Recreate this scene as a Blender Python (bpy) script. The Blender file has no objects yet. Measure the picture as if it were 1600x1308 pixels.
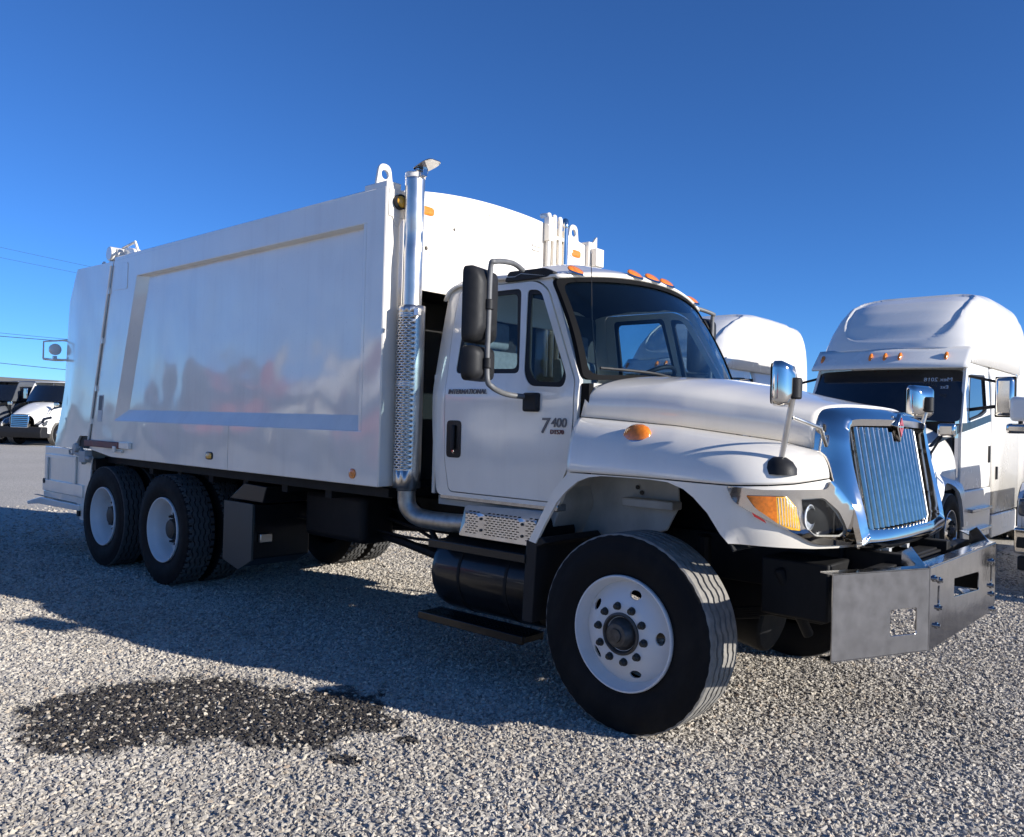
import bpy, bmesh, math, random
from math import sin, cos, pi, radians, sqrt, atan2
from mathutils import Vector, Matrix
from mathutils.geometry import delaunay_2d_cdt
random.seed(7)
sc = bpy.context.scene
COL = sc.collection

# ------------------------------------------------------------------ camera
F_PX, YAW, PITCH, ROLL = 1293.57, 2.3006, 0.0060, 0.0277
cam = bpy.data.cameras.new('camera'); cam_o = bpy.data.objects.new('camera', cam); COL.objects.link(cam_o)
fwd = Vector((cos(YAW)*cos(PITCH), sin(YAW)*cos(PITCH), sin(PITCH)))
rt = Vector((sin(YAW), -cos(YAW), 0)); up = rt.cross(fwd)
r2 = cos(ROLL)*rt + sin(ROLL)*up; u2 = -sin(ROLL)*rt + cos(ROLL)*up
M = Matrix((r2, u2, -fwd)).transposed().to_4x4(); M.translation = Vector((2.4353, -4.8236, 1.6004))
cam_o.matrix_world = M
cam.sensor_width = 36; cam.lens = F_PX/1600*36; cam.clip_end = 3000; cam.clip_start = .05
sc.camera = cam_o

# ------------------------------------------------------------------ sky and sun
SUN = Vector((1, .28, .36)).normalized()          # towards the sun
el = math.asin(SUN.z); az = atan2(SUN.x, SUN.y)
world = bpy.data.worlds.new('World'); sc.world = world; world.use_nodes = True
wn = world.node_tree; bg = wn.nodes['Background']
sky = wn.nodes.new('ShaderNodeTexSky'); sky.sky_type = 'NISHITA'; sky.sun_disc = False
sky.sun_elevation = el; sky.sun_rotation = az; sky.altitude = 2000
sky.air_density = .9; sky.dust_density = 0; sky.ozone_density = 10
wn.links.new(sky.outputs[0], bg.inputs[0]); bg.inputs[1].default_value = .104
sl = bpy.data.lights.new('sun', 'SUN'); sl.energy = 4.5; sl.angle = radians(.53); sl.color = (1, .96, .90)
so = bpy.data.objects.new('sun', sl); COL.objects.link(so); so.rotation_euler = (-SUN).to_track_quat('-Z', 'Y').to_euler()
so.location = (30, 8, 12)
sc.view_settings.view_transform = 'Standard'; sc.view_settings.look = 'None'
sc.view_settings.gamma = 1; sc.view_settings.use_curve_mapping = False; sc.view_settings.exposure = 0.68

# ------------------------------------------------------------------ materials
def nodes_of(name):
    m = bpy.data.materials.new(name); m.use_nodes = True
    nt = m.node_tree; b = nt.nodes['Principled BSDF']; return m, nt, b
def N(nt, t, **kw):
    n = nt.nodes.new(t)
    for k, v in kw.items():
        if k.startswith('i_'): n.inputs[k[2:].replace('_', ' ')].default_value = v
        else: setattr(n, k, v)
    return n
def ramp(nt, fac, stops):
    r = nt.nodes.new('ShaderNodeValToRGB'); e = r.color_ramp.elements
    while len(e) < len(stops): e.new(.5)
    for s, (p, c) in zip(e, stops): s.position = p; s.color = (*c, 1) if len(c) == 3 else c
    nt.links.new(fac, r.inputs[0]); return r.outputs[0]
def mixc(nt, fac, a, b, mode='MIX'):
    n = nt.nodes.new('ShaderNodeMix'); n.data_type = 'RGBA'; n.blend_type = mode
    for s, v in ((0, fac), (6, a), (7, b)):
        if hasattr(v, 'links'): nt.links.new(v, n.inputs[s])
        else: n.inputs[s].default_value = v if not isinstance(v, tuple) else ((*v, 1) if len(v) == 3 else v)
    return n.outputs[2]
def simple(name, col, rough=.5, metal=0, coat=0, var=.12, scale=9, bump=0, bscale=40, dirt=0, dirtcol=(.25, .22, .18), wave=0, spec=.5, cior=1.5, streak=0):
    """plain procedural surface: colour varied by noise, optional dirt film, relief and panel waviness"""
    m, nt, b = nodes_of(name); L = nt.links
    tc = N(nt, 'ShaderNodeTexCoord')
    n1 = N(nt, 'ShaderNodeTexNoise'); n1.inputs['Scale'].default_value = scale; n1.inputs['Detail'].default_value = 6
    L.new(tc.outputs['Object'], n1.inputs['Vector'])
    c = ramp(nt, n1.outputs[0], [(.3, tuple(max(0, x*(1-var)) for x in col)), (.7, tuple(min(1, x*(1+var*.6)) for x in col))])
    if dirt:
        n2 = N(nt, 'ShaderNodeTexNoise'); n2.inputs['Scale'].default_value = 2.3; n2.inputs['Detail'].default_value = 9; n2.inputs['Roughness'].default_value = .7
        mp = N(nt, 'ShaderNodeMapping'); mp.inputs['Scale'].default_value = (1, 1, .45); L.new(tc.outputs['Object'], mp.inputs[0]); L.new(mp.outputs[0], n2.inputs['Vector'])
        fm = ramp(nt, n2.outputs[0], [(.48, (0, 0, 0)), (.8, (dirt, dirt, dirt))])
        c = mixc(nt, fm, c, dirtcol)
    if streak:
        n4 = N(nt, 'ShaderNodeTexNoise'); n4.inputs['Scale'].default_value = 1; n4.inputs['Detail'].default_value = 6; n4.inputs['Roughness'].default_value = .7
        m4 = N(nt, 'ShaderNodeMapping'); m4.inputs['Scale'].default_value = (9, 9, .55); L.new(tc.outputs['Object'], m4.inputs[0]); L.new(m4.outputs[0], n4.inputs['Vector'])
        c = mixc(nt, ramp(nt, n4.outputs[0], [(.5, (0, 0, 0)), (.78, (streak, streak, streak))]), c, dirtcol)
        n5 = N(nt, 'ShaderNodeTexNoise'); n5.inputs['Scale'].default_value = 55; n5.inputs['Detail'].default_value = 3; L.new(tc.outputs['Object'], n5.inputs['Vector'])
        c = mixc(nt, ramp(nt, n5.outputs[0], [(.70, (0, 0, 0)), (.76, (streak, streak, streak))]), c, (.22, .17, .13))
    L.new(c, b.inputs['Base Color'])
    b.inputs['Metallic'].default_value = metal
    rr = N(nt, 'ShaderNodeMapRange'); rr.inputs[3].default_value = max(.02, rough*.8); rr.inputs[4].default_value = min(1, rough*1.3)
    L.new(n1.outputs[0], rr.inputs[0]); L.new(rr.outputs[0], b.inputs['Roughness'])
    b.inputs['Specular IOR Level'].default_value = spec; b.inputs['Coat IOR'].default_value = cior
    b.inputs['Coat Weight'].default_value = coat; b.inputs['Coat Roughness'].default_value = .09
    h = None
    if bump:
        nb = N(nt, 'ShaderNodeTexNoise'); nb.inputs['Scale'].default_value = bscale; nb.inputs['Detail'].default_value = 4; L.new(tc.outputs['Object'], nb.inputs['Vector'])
        bp = N(nt, 'ShaderNodeBump'); bp.inputs['Strength'].default_value = bump; bp.inputs['Distance'].default_value = .004; L.new(nb.outputs[0], bp.inputs['Height']); h = bp.outputs[0]
    if wave:
        nw = N(nt, 'ShaderNodeTexNoise'); nw.inputs['Scale'].default_value = 1.3; nw.inputs['Detail'].default_value = 1.5; L.new(tc.outputs['Object'], nw.inputs['Vector'])
        bw = N(nt, 'ShaderNodeBump'); bw.inputs['Strength'].default_value = 1; bw.inputs['Distance'].default_value = wave; L.new(nw.outputs[0], bw.inputs['Height'])
        if h: L.new(h, bw.inputs['Normal'])
        h = bw.outputs[0]
    if h:
        L.new(h, b.inputs['Normal'])
        if coat: L.new(h, b.inputs['Coat Normal'])
    return m
def glass(name, tint, gloss_rough=.01, refl=.8):
    m = bpy.data.materials.new(name); m.use_nodes = True; nt = m.node_tree; nt.nodes.clear(); L = nt.links
    out = N(nt, 'ShaderNodeOutputMaterial'); mx = N(nt, 'ShaderNodeMixShader'); tr = N(nt, 'ShaderNodeBsdfTransparent'); gl = N(nt, 'ShaderNodeBsdfGlossy')
    lw = N(nt, 'ShaderNodeLayerWeight'); pw = N(nt, 'ShaderNodeMath', operation='POWER'); L.new(lw.outputs['Facing'], pw.inputs[0]); pw.inputs[1].default_value = 4.5
    fr = N(nt, 'ShaderNodeMath', operation='MULTIPLY_ADD'); L.new(pw.outputs[0], fr.inputs[0]); fr.inputs[1].default_value = refl; fr.inputs[2].default_value = .03; lw.inputs[0].default_value = .5
    tc = N(nt, 'ShaderNodeTexCoord'); ns = N(nt, 'ShaderNodeTexNoise'); ns.inputs['Scale'].default_value = 3; L.new(tc.outputs['Object'], ns.inputs['Vector'])
    L.new(ramp(nt, ns.outputs[0], [(.3, tuple(t*.93 for t in tint)), (.7, tint)]), tr.inputs[0])
    gl.inputs['Roughness'].default_value = gloss_rough
    L.new(fr.outputs[0], mx.inputs[0]); L.new(tr.outputs[0], mx.inputs[1]); L.new(gl.outputs[0], mx.inputs[2]); L.new(mx.outputs[0], out.inputs[0])
    return m
MT = {}
MT['white'] = simple('white_paint', (.87, .81, .705), .3, coat=1, var=.03, scale=3, dirt=.2, dirtcol=(.55, .48, .40), wave=.008, cior=1.65, streak=.14)
MT['packer'] = simple('packer_white', (.87, .81, .70), .35, coat=1, var=.04, scale=2, dirt=.3, dirtcol=(.62, .53, .43), wave=.03, cior=1.72, streak=.28)
MT['cream'] = simple('dusty_white', (.50, .49, .45), .6, var=.15, scale=6, dirt=.5, dirtcol=(.2, .18, .15))
MT['semiwhite'] = simple('semi_white', (.84, .81, .75), .25, coat=.5, var=.03, scale=2, dirt=.08, dirtcol=(.5, .48, .45))
MT['semigrey'] = simple('semi_dark_grey', (.09, .095, .105), .3, coat=.6, var=.1)
MT['semired'] = simple('semi_red', (.42, .05, .045), .3, coat=.6, var=.1)
MT['chrome'] = simple('chrome', (.72, .68, .62), .08, metal=1, var=.06, scale=7, wave=.012)
MT['chromebar'] = simple('chrome_bar', (.44, .41, .37), .10, metal=1, var=.12, scale=30, wave=.01)
MT['sealrub'] = simple('black_seal', (.006, .006, .0065), .7, var=.2, spec=.1)
MT['alu'] = simple('brushed_aluminium', (.43, .43, .44), .085, metal=1, var=.2, scale=16, bump=.07, bscale=30, dirt=.45, dirtcol=(.30, .30, .30), wave=.012)
MT['steel'] = simple('stainless_steel', (.70, .67, .62), .30, metal=1, var=.12, scale=8, dirt=.35, dirtcol=(.42, .39, .35), wave=.01)
MT['rawpipe'] = simple('raw_pipe', (.42, .40, .36), .42, metal=.9, var=.3, scale=16, dirt=.6, dirtcol=(.16, .12, .09))
MT['black'] = simple('black_paint', (.006, .0065, .0075), .35, spec=.25, coat=.3, var=.3, scale=12, dirt=.3, dirtcol=(.025, .023, .02))
MT['plastic'] = simple('black_plastic', (.018, .018, .019), .5, spec=.25, var=.2, scale=20, bump=.2, bscale=220)
MT['greyplastic'] = simple('grey_plastic', (.13, .13, .13), .5, var=.2, scale=20)
MT['chassis'] = simple('chassis_black', (.007, .007, .0075), .6, spec=.25, var=.4, scale=14, dirt=.4, dirtcol=(.03, .027, .024))
MT['boxgrey'] = simple('tool_box_grey', (.05, .05, .043), .5, var=.2, scale=4, dirt=.3, dirtcol=(.05, .05, .04))
MT['rubber'] = simple('tyre_rubber', (.007, .007, .0075), .7, spec=.2, var=.3, scale=18, dirt=.45, dirtcol=(.04, .037, .033), bump=.15, bscale=90)
MT['tread'] = simple('dusty_tread', (.24, .225, .20), .9, var=.3, scale=25, dirt=.4, dirtcol=(.12, .115, .105), bump=.4, bscale=120)
MT['treaddark'] = simple('dark_tread', (.075, .073, .07), .9, var=.3, scale=25, dirt=.4, dirtcol=(.035, .034, .032), bump=.4, bscale=120)
MT['wheelwhite'] = simple('wheel_white', (.72, .71, .69), .45, var=.06, scale=5, dirt=.25, dirtcol=(.42, .36, .3))
MT['nut'] = simple('lug_nut_dark', (.05, .052, .05), .45, metal=.6, var=.3, scale=40)
MT['hub'] = simple('hub_iron', (.10, .095, .09), .5, metal=.7, var=.4, scale=30)
MT['amber'] = simple('amber_lens', (.85, .22, .015), .15, coat=.8, var=.25, scale=60)
MT['yellow'] = simple('amber_turn_lens', (.85, .42, .03), .12, coat=.8, var=.2, scale=80, bump=.5, bscale=160)
MT['redlens'] = simple('red_lens', (.45, .02, .02), .2, coat=.7, var=.2, scale=60)
MT['lamp'] = simple('lamp_reflector', (.80, .80, .80), .15, metal=.35, var=.15, scale=50)
MT['headdark'] = simple('smoked_lens', (.07, .075, .08), .12, coat=1, var=.1)
MT['redbar'] = simple('red_oxide', (.22, .075, .055), .55, var=.25, scale=10, dirt=.3)
MT['glass'] = glass('tinted_glass', (.80, .87, .89))
MT['lens'] = glass('clear_lens', (.92, .93, .93), .05, .2)
MT['wsglass'] = glass('windscreen_glass', (.76, .85, .88))
MT['semiglass'] = simple('dark_glass', (.008, .010, .014), .04, coat=1, var=.2)
MT['interior'] = simple('cab_interior', (.05, .055, .06), .75, var=.2)
MT['seat'] = simple('seat_cloth', (.22, .23, .24), .9, var=.2, scale=30)
MT['silver'] = simple('silver_lettering', (.14, .14, .145), .3, metal=.3, var=.1)
MT['rust'] = simple('dark_red_lettering', (.20, .05, .04), .4, var=.1)
MT['ink'] = simple('white_marker', (.55, .58, .6), .7, var=.1)
MT['sticker'] = simple('sticker_yellow', (.55, .52, .12), .5, var=.2, scale=30)
MT['paper'] = simple('sticker_white', (.62, .62, .60), .5, var=.2, scale=60)
MT['shed'] = simple('shed_grey', (.085, .085, .085), .7, var=.15, scale=2)
MT['wood'] = simple('pole_wood', (.12, .09, .065), .9, var=.3)
MT['cable'] = simple('cable', (.06, .065, .075), .6, var=.1)
MT['brush'] = simple('far_brush', (.09, .08, .055), .95, var=.4, scale=1)

# ------------------------------------------------------------------ mesh helpers
class MB:
    def __init__(s): s.v = []; s.f = []
    def add(s, vs, fs):
        o = len(s.v); s.v += [tuple(v) for v in vs]; s.f += [tuple(i+o for i in f) for f in fs]; return s
    def box(s, x0, x1, y0, y1, z0, z1):
        return s.add([(x0,y0,z0),(x1,y0,z0),(x1,y1,z0),(x0,y1,z0),(x0,y0,z1),(x1,y0,z1),(x1,y1,z1),(x0,y1,z1)],
                     [(0,3,2,1),(4,5,6,7),(0,1,5,4),(1,2,6,5),(2,3,7,6),(3,0,4,7)])
    def prism(s, poly, ax, a, b):
        def P(p, t):
            q = list(p); q.insert(ax, t); return q
        n = len(poly)
        return s.add([P(p, a) for p in poly]+[P(p, b) for p in poly],
                     [tuple(range(n)), tuple(range(2*n-1, n-1, -1))]+[(i, (i+1) % n, n+(i+1) % n, n+i) for i in range(n)])
    def tube(s, path, r, n=10, cap=True):
        path = [Vector(p) for p in path]; rs = r if isinstance(r, (list, tuple)) else [r]*len(path)
        t0 = (path[1]-path[0]).normalized(); nrm = t0.orthogonal().normalized(); vs = []
        for i, p in enumerate(path):
            t = ((path[min(i+1, len(path)-1)]-p).normalized()+(p-path[max(i-1, 0)]).normalized())
            t = t.normalized() if t.length > 1e-6 else t0
            nrm = (nrm - t*nrm.dot(t)).normalized(); b = t.cross(nrm)
            vs += [p+rs[i]*(cos(2*pi*k/n)*nrm+sin(2*pi*k/n)*b) for k in range(n)]
        fs = [(i*n+k, i*n+(k+1) % n, (i+1)*n+(k+1) % n, (i+1)*n+k) for i in range(len(path)-1) for k in range(n)]
        if cap: fs += [tuple(range(n-1, -1, -1)), tuple((len(path)-1)*n+k for k in range(n))]
        return s.add(vs, fs)
    def lathe(s, prof, c=(0,0,0), ax=1, n=32, sign=1, zig=None):
        """prof: (radius, height along axis); zig: per-point (amp, k)"""
        vs = []; m = len(prof)
        for k in range(n):
            a = 2*pi*k/n
            for i, (r, h) in enumerate(prof):
                hh = h
                if zig and zig[i]: hh = h+zig[i][0]*sin(a*zig[i][1])
                p = [r*cos(a), r*sin(a)]; p.insert(ax, hh*sign); vs.append([p[j]+c[j] for j in range(3)])
        return s.add(vs, [(k*m+i, k*m+i+1, ((k+1) % n)*m+i+1, ((k+1) % n)*m+i) for k in range(n) for i in range(m-1)])
    def grid(s, fn, nu, nv):
        return s.add([fn(i/nu, j/nv) for i in range(nu+1) for j in range(nv+1)],
                     [(i*(nv+1)+j, i*(nv+1)+j+1, (i+1)*(nv+1)+j+1, (i+1)*(nv+1)+j) for i in range(nu) for j in range(nv)])
    def loft(s, rings, closed=True, caps=True):
        n = len(rings[0]); fs = []
        for i in range(len(rings)-1):
            for k in range(n if closed else n-1): fs.append((i*n+k, i*n+(k+1) % n, (i+1)*n+(k+1) % n, (i+1)*n+k))
        if caps and closed: fs += [tuple(range(n-1, -1, -1)), tuple((len(rings)-1)*n+k for k in range(n))]
        return s.add([p for r in rings for p in r], fs)
    def mir(s):
        o = len(s.v); s.v += [(x, -y, z) for x, y, z in s.v]; s.f += [tuple(reversed([i+o for i in f])) for f in list(s.f)]; return s
    def mesh(s, name, mat, smooth=35, recalc=True):
        me = bpy.data.meshes.new(name); me.from_pydata([tuple(v) for v in s.v], [], s.f)
        bm = bmesh.new(); bm.from_mesh(me); bmesh.ops.remove_doubles(bm, verts=bm.verts, dist=1e-5)
        if recalc: bmesh.ops.recalc_face_normals(bm, faces=bm.faces)
        bm.to_mesh(me); bm.free()
        me.polygons.foreach_set('use_smooth', [smooth > 0]*len(me.polygons))
        if smooth: me.set_sharp_from_angle(angle=radians(smooth))
        me.materials.append(MT[mat] if isinstance(mat, str) else mat); return me
    def build(s, name, mat, parent=None, smooth=35, bevel=0, solid=0, seg=2, label=None):
        o = bpy.data.objects.new(name, s.mesh(name, mat, smooth)); COL.objects.link(o); o.parent = parent
        if solid:
            md = o.modifiers.new('solid', 'SOLIDIFY'); md.thickness = solid; md.offset = 0
        if bevel:
            md = o.modifiers.new('bevel', 'BEVEL'); md.width = bevel; md.segments = seg; md.limit_method = 'ANGLE'; md.angle_limit = radians(40)
        if label: o['label'] = label
        return o
def rnd(poly, r, n=4):
    out = []; m = len(poly)
    for i in range(m):
        a, b, c = (Vector(poly[j % m]) for j in (i-1, i, i+1))
        ri = r[i] if isinstance(r, (list, tuple)) else r
        ri = min(ri, .49*(a-b).length, .49*(c-b).length)
        p = b+(a-b).normalized()*ri; q = b+(c-b).normalized()*ri
        for k in range(n+1):
            t = k/n; out.append(tuple((1-t)**2*p+2*t*(1-t)*b+t*t*q))
    return out
def inside(p, poly):
    x, y = p; c = False; n = len(poly)
    for i in range(n):
        x1, y1 = poly[i]; x2, y2 = poly[i-1]
        if (y1 > y) != (y2 > y) and x < (x2-x1)*(y-y1)/(y2-y1)+x1: c = not c
    return c
def dens(poly, sp):
    out = []
    for i in range(len(poly)):
        a = Vector(poly[i]); b = Vector(poly[(i+1) % len(poly)]); n = max(1, int((b-a).length/sp+.5))
        out += [tuple(a.lerp(b, k/n)) for k in range(n)]
    return out
def panel(outline, holes, fn, thick, sp=.12, grid=True):
    """flat outline with holes, meshed, mapped by fn(u,v) -> point and thickened along thick (a vector)"""
    loops = [dens(outline, sp)]+[dens(h, sp) for h in holes]
    pts = []; ed = []
    for L in loops:
        o = len(pts); pts += L; ed += [(o+i, o+(i+1) % len(L)) for i in range(len(L))]
    if grid:
        us = [p[0] for p in outline]; vs = [p[1] for p in outline]; nb = list(pts); u = min(us)+sp*.5
        while u < max(us):
            v = min(vs)+sp*.5
            while v < max(vs):
                if inside((u, v), loops[0]) and not any(inside((u, v), h) for h in loops[1:]) and all((u-q[0])**2+(v-q[1])**2 > (.45*sp)**2 for q in nb): pts.append((u, v))
                v += sp
            u += sp
    V, E, Fc, _, _, _ = delaunay_2d_cdt([Vector(p) for p in pts], ed, [], 0, 1e-7)
    keep = []
    for f in Fc:
        c = (sum(V[i][0] for i in f)/3, sum(V[i][1] for i in f)/3)
        if inside(c, loops[0]) and not any(inside(c, h) for h in loops[1:]): keep.append(tuple(f))
    th = Vector(thick); A = [Vector(fn(p[0], p[1])) for p in V]; n = len(A); cnt = {}
    for f in keep:
        for i in range(3):
            k = (f[i], f[(i+1) % 3]); cnt[k] = 1
    side = [(a, b, b+n, a+n) for (a, b) in cnt if (b, a) not in cnt]
    return MB().add(A+[p+th for p in A], keep+[tuple(i+n for i in reversed(f)) for f in keep]+side)
def plate(poly, holes, ax, a, b, sp=5):
    """flat plate with holes; poly lies in the plane normal to axis ax, from a to b along it"""
    def fn(u, v):
        q = [u, v]; q.insert(ax, a); return q
    t = [0, 0, 0]; t[ax] = b-a
    return panel(poly, holes, fn, t, sp, grid=False)
def circ(cx, cy, r, n=16): return [(cx+r*cos(2*pi*k/n), cy+r*sin(2*pi*k/n)) for k in range(n)]
def rect(x0, x1, y0, y1, r=0, n=3):
    p = [(x0, y0), (x1, y0), (x1, y1), (x0, y1)]; return rnd(p, r, n) if r else p
def lerp(a, b, t): return a+(b-a)*t
def interp(x, tab):
    if x <= tab[0][0]: return tab[0][1]
    for (a, va), (b, vb) in zip(tab, tab[1:]):
        if x <= b: return va+(vb-va)*(x-a)/(b-a)
    return tab[-1][1]
def spline(pts, n=8):
    P = [Vector(p) for p in pts]; out = []
    for i in range(len(P)-1):
        a, b, c, d = P[max(i-1, 0)], P[i], P[i+1], P[min(i+2, len(P)-1)]
        for k in range(n):
            t = k/n; out.append(.5*((2*b)+(c-a)*t+(2*a-5*b+4*c-d)*t*t+(3*b-a-3*c+d)*t**3))
    return out+[P[-1]]
def thing(name, label, cat, loc=(0,0,0), rz=0, group=None):
    o = bpy.data.objects.new(name, None); COL.objects.link(o); o.location = loc; o.rotation_euler = (0, 0, rz)
    o.empty_display_size = .3; o['label'] = label; o['category'] = cat
    if group: o['group'] = group
    return o
def part(name, parent):
    """an empty part that holds sub-parts"""
    o = bpy.data.objects.new(name, None); COL.objects.link(o); o.parent = parent; o.empty_display_size = .1; return o
def text(name, body, size, mat, parent, origin, ex, ey, depth=.004, bold=0, shear=0, align='LEFT'):
    cu = bpy.data.curves.new(name, 'FONT'); cu.body = body; cu.size = size; cu.extrude = depth; cu.offset = bold; cu.shear = shear; cu.align_x = align; cu.resolution_u = 3
    t = bpy.data.objects.new(name, cu); COL.objects.link(t)
    me = bpy.data.meshes.new_from_object(t.evaluated_get(bpy.context.evaluated_depsgraph_get()))
    bpy.data.objects.remove(t)
    ex = Vector(ex).normalized(); ey = Vector(ey).normalized(); ez = ex.cross(ey); m = Matrix((ex, ey, ez)).transposed().to_4x4(); m.translation = Vector(origin)
    me.transform(m); me.materials.clear(); me.materials.append(MT[mat])
    o = bpy.data.objects.new(name, me); COL.objects.link(o); o.parent = parent; return o
def copy_tree(o, parent=None):
    c = o.copy(); COL.objects.link(c); c.parent = parent
    for ch in list(o.children): copy_tree(ch, c)
    return c

# ------------------------------------------------------------------ ground
def sstep(t): t = max(0, min(1, t)); return t*t*(3-2*t)
def ground_z(x, y): return -.22*sstep((y-2.6)/4.8)*sstep((x+11)/6)
def stain_mask(nt, pos):
    """irregular oil stain, in ground coordinates: union of ellipses broken up by noise"""
    L = nt.links; best = None
    nz = N(nt, 'ShaderNodeTexNoise'); nz.inputs['Scale'].default_value = 3.2; nz.inputs['Detail'].default_value = 5; nz.inputs['Roughness'].default_value = .65; L.new(pos, nz.inputs['Vector'])
    nz2 = N(nt, 'ShaderNodeTexNoise'); nz2.inputs['Scale'].default_value = 14; nz2.inputs['Detail'].default_value = 2; L.new(pos, nz2.inputs['Vector'])
    for cx, cy, ang, a, b in STAIN:
        mp = N(nt, 'ShaderNodeMapping'); mp.vector_type = 'TEXTURE'
        mp.inputs['Location'].default_value = (cx, cy, 0); mp.inputs['Rotation'].default_value = (0, 0, radians(ang)); mp.inputs['Scale'].default_value = (a, b, 1000)
        L.new(pos, mp.inputs[0]); ln = N(nt, 'ShaderNodeVectorMath', operation='LENGTH'); L.new(mp.outputs[0], ln.inputs[0])
        if best is None: best = ln.outputs['Value']
        else:
            mn = N(nt, 'ShaderNodeMath', operation='MINIMUM'); L.new(best, mn.inputs[0]); L.new(ln.outputs['Value'], mn.inputs[1]); best = mn.outputs[0]
    ad = N(nt, 'ShaderNodeMath', operation='MULTIPLY_ADD'); L.new(nz.outputs[0], ad.inputs[0]); ad.inputs[1].default_value = 1.6; L.new(best, ad.inputs[2])
    ad2 = N(nt, 'ShaderNodeMath', operation='MULTIPLY_ADD'); L.new(nz2.outputs[0], ad2.inputs[0]); ad2.inputs[1].default_value = .5; L.new(ad.outputs[0], ad2.inputs[2])
    mr = N(nt, 'ShaderNodeMapRange'); L.new(ad2.outputs[0], mr.inputs[0]); mr.inputs[1].default_value = 1.78; mr.inputs[2].default_value = 2.0; mr.inputs[3].default_value = 1; mr.inputs[4].default_value = 0
    return mr.outputs[0], ad2
STAIN = [(-1.78, -2.52, 20, .80, .60), (-1.80, -2.40, 35, .70, .44), (-1.45, -2.15, 20, .68, .38), (-2.15, -2.85, 60, .50, .46), (-1.85, -3.12, 20, .44, .32), (-1.20, -2.35, 40, .40, .36), (-.70, -2.42, 30, .10, .06), (-.68, -2.05, 20, .10, .07)]
def gravel_colour(nt, rnd_out, pos):
    L = nt.links
    base = ramp(nt, rnd_out, [(0, (.24, .22, .195)), (.2, (.38, .345, .30)), (.5, (.52, .475, .405)), (.8, (.61, .555, .47)), (.93, (.68, .61, .49)), (1, (.47, .37, .28))])
    mask, raw = stain_mask(nt, pos)
    # some stones in the stain stay clean
    keep = ramp(nt, rnd_out, [(0, (1, 1, 1)), (.84, (1, 1, 1)), (.90, (.15, .15, .15))])
    mm = N(nt, 'ShaderNodeMath', operation='MULTIPLY'); L.new(mask, mm.inputs[0]); L.new(keep, mm.inputs[1])
    return mixc(nt, mm.outputs[0], base, (.048, .041, .034)), mm.outputs[0]
def mat_stones():
    m, nt, b = nodes_of('gravel_stones'); L = nt.links
    oi = N(nt, 'ShaderNodeObjectInfo'); at = N(nt, 'ShaderNodeAttribute', attribute_name='tone', attribute_type='INSTANCER')
    loc = N(nt, 'ShaderNodeNewGeometry')
    c, wet = gravel_colour(nt, at.outputs['Fac'], loc.outputs['Position'])
    n = N(nt, 'ShaderNodeTexNoise'); n.inputs['Scale'].default_value = 60; L.new(loc.outputs['Position'], n.inputs['Vector'])
    c = mixc(nt, .35, c, ramp(nt, n.outputs[0], [(.3, (.5, .5, .5)), (.7, (1, 1, 1))]), 'MULTIPLY')
    n3 = N(nt, 'ShaderNodeTexNoise'); n3.inputs['Scale'].default_value = .8; n3.inputs['Detail'].default_value = 5; L.new(loc.outputs['Position'], n3.inputs['Vector'])
    c = mixc(nt, .55, c, ramp(nt, n3.outputs[0], [(.35, (.66, .64, .61)), (.65, (1, 1, 1))]), 'MULTIPLY')
    L.new(c, b.inputs['Base Color'])
    rr = N(nt, 'ShaderNodeMapRange'); rr.inputs[3].default_value = .9; rr.inputs[4].default_value = .55; L.new(wet, rr.inputs[0]); L.new(rr.outputs[0], b.inputs['Roughness'])
    return m
def mat_ground():
    m, nt, b = nodes_of('gravel_ground'); L = nt.links
    g = N(nt, 'ShaderNodeNewGeometry')
    v = N(nt, 'ShaderNodeTexVoronoi'); v.inputs['Scale'].default_value = 46; L.new(g.outputs['Position'], v.inputs['Vector'])
    sep = N(nt, 'ShaderNodeSeparateColor'); L.new(v.outputs['Color'], sep.inputs[0])
    c, wet = gravel_colour(nt, sep.outputs[0], g.outputs['Position'])
    dark = ramp(nt, v.outputs['Distance'], [(.35, (1, 1, 1)), (.75, (.25, .25, .26))])
    c = mixc(nt, .5, c, dark, 'MULTIPLY'); c = mixc(nt, .35, c, (.60, .56, .49))
    n = N(nt, 'ShaderNodeTexNoise'); n.inputs['Scale'].default_value = .35; n.inputs['Detail'].default_value = 8; L.new(g.outputs['Position'], n.inputs['Vector'])
    c = mixc(nt, .6, c, ramp(nt, n.outputs[0], [(.3, (.84, .83, .81)), (.7, (1, 1, 1))]), 'MULTIPLY')
    c = mixc(nt, wet, c, (.05, .043, .036))
    L.new(c, b.inputs['Base Color']); b.inputs['Roughness'].default_value = .95
    bp = N(nt, 'ShaderNodeBump', invert=True); bp.inputs['Strength'].default_value = .6; bp.inputs['Distance'].default_value = .012; L.new(v.outputs['Distance'], bp.inputs['Height']); L.new(bp.outputs[0], b.inputs['Normal'])
    return m
bk = [-600, -300, -150, -90, -60, -42, -30, -22]+list(range(-17, 18))+[22, 30, 42, 60, 90, 150, 300, 600]
gm = MB(); nb_ = len(bk)-1
gm.add([(x, y, ground_z(x, y)) for x in bk for y in bk], [(i*(nb_+1)+j, (i+1)*(nb_+1)+j, (i+1)*(nb_+1)+j+1, i*(nb_+1)+j+1) for i in range(nb_) for j in range(nb_)])
ground = gm.build('ground', mat_ground(), smooth=60); ground['kind'] = 'structure'

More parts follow.
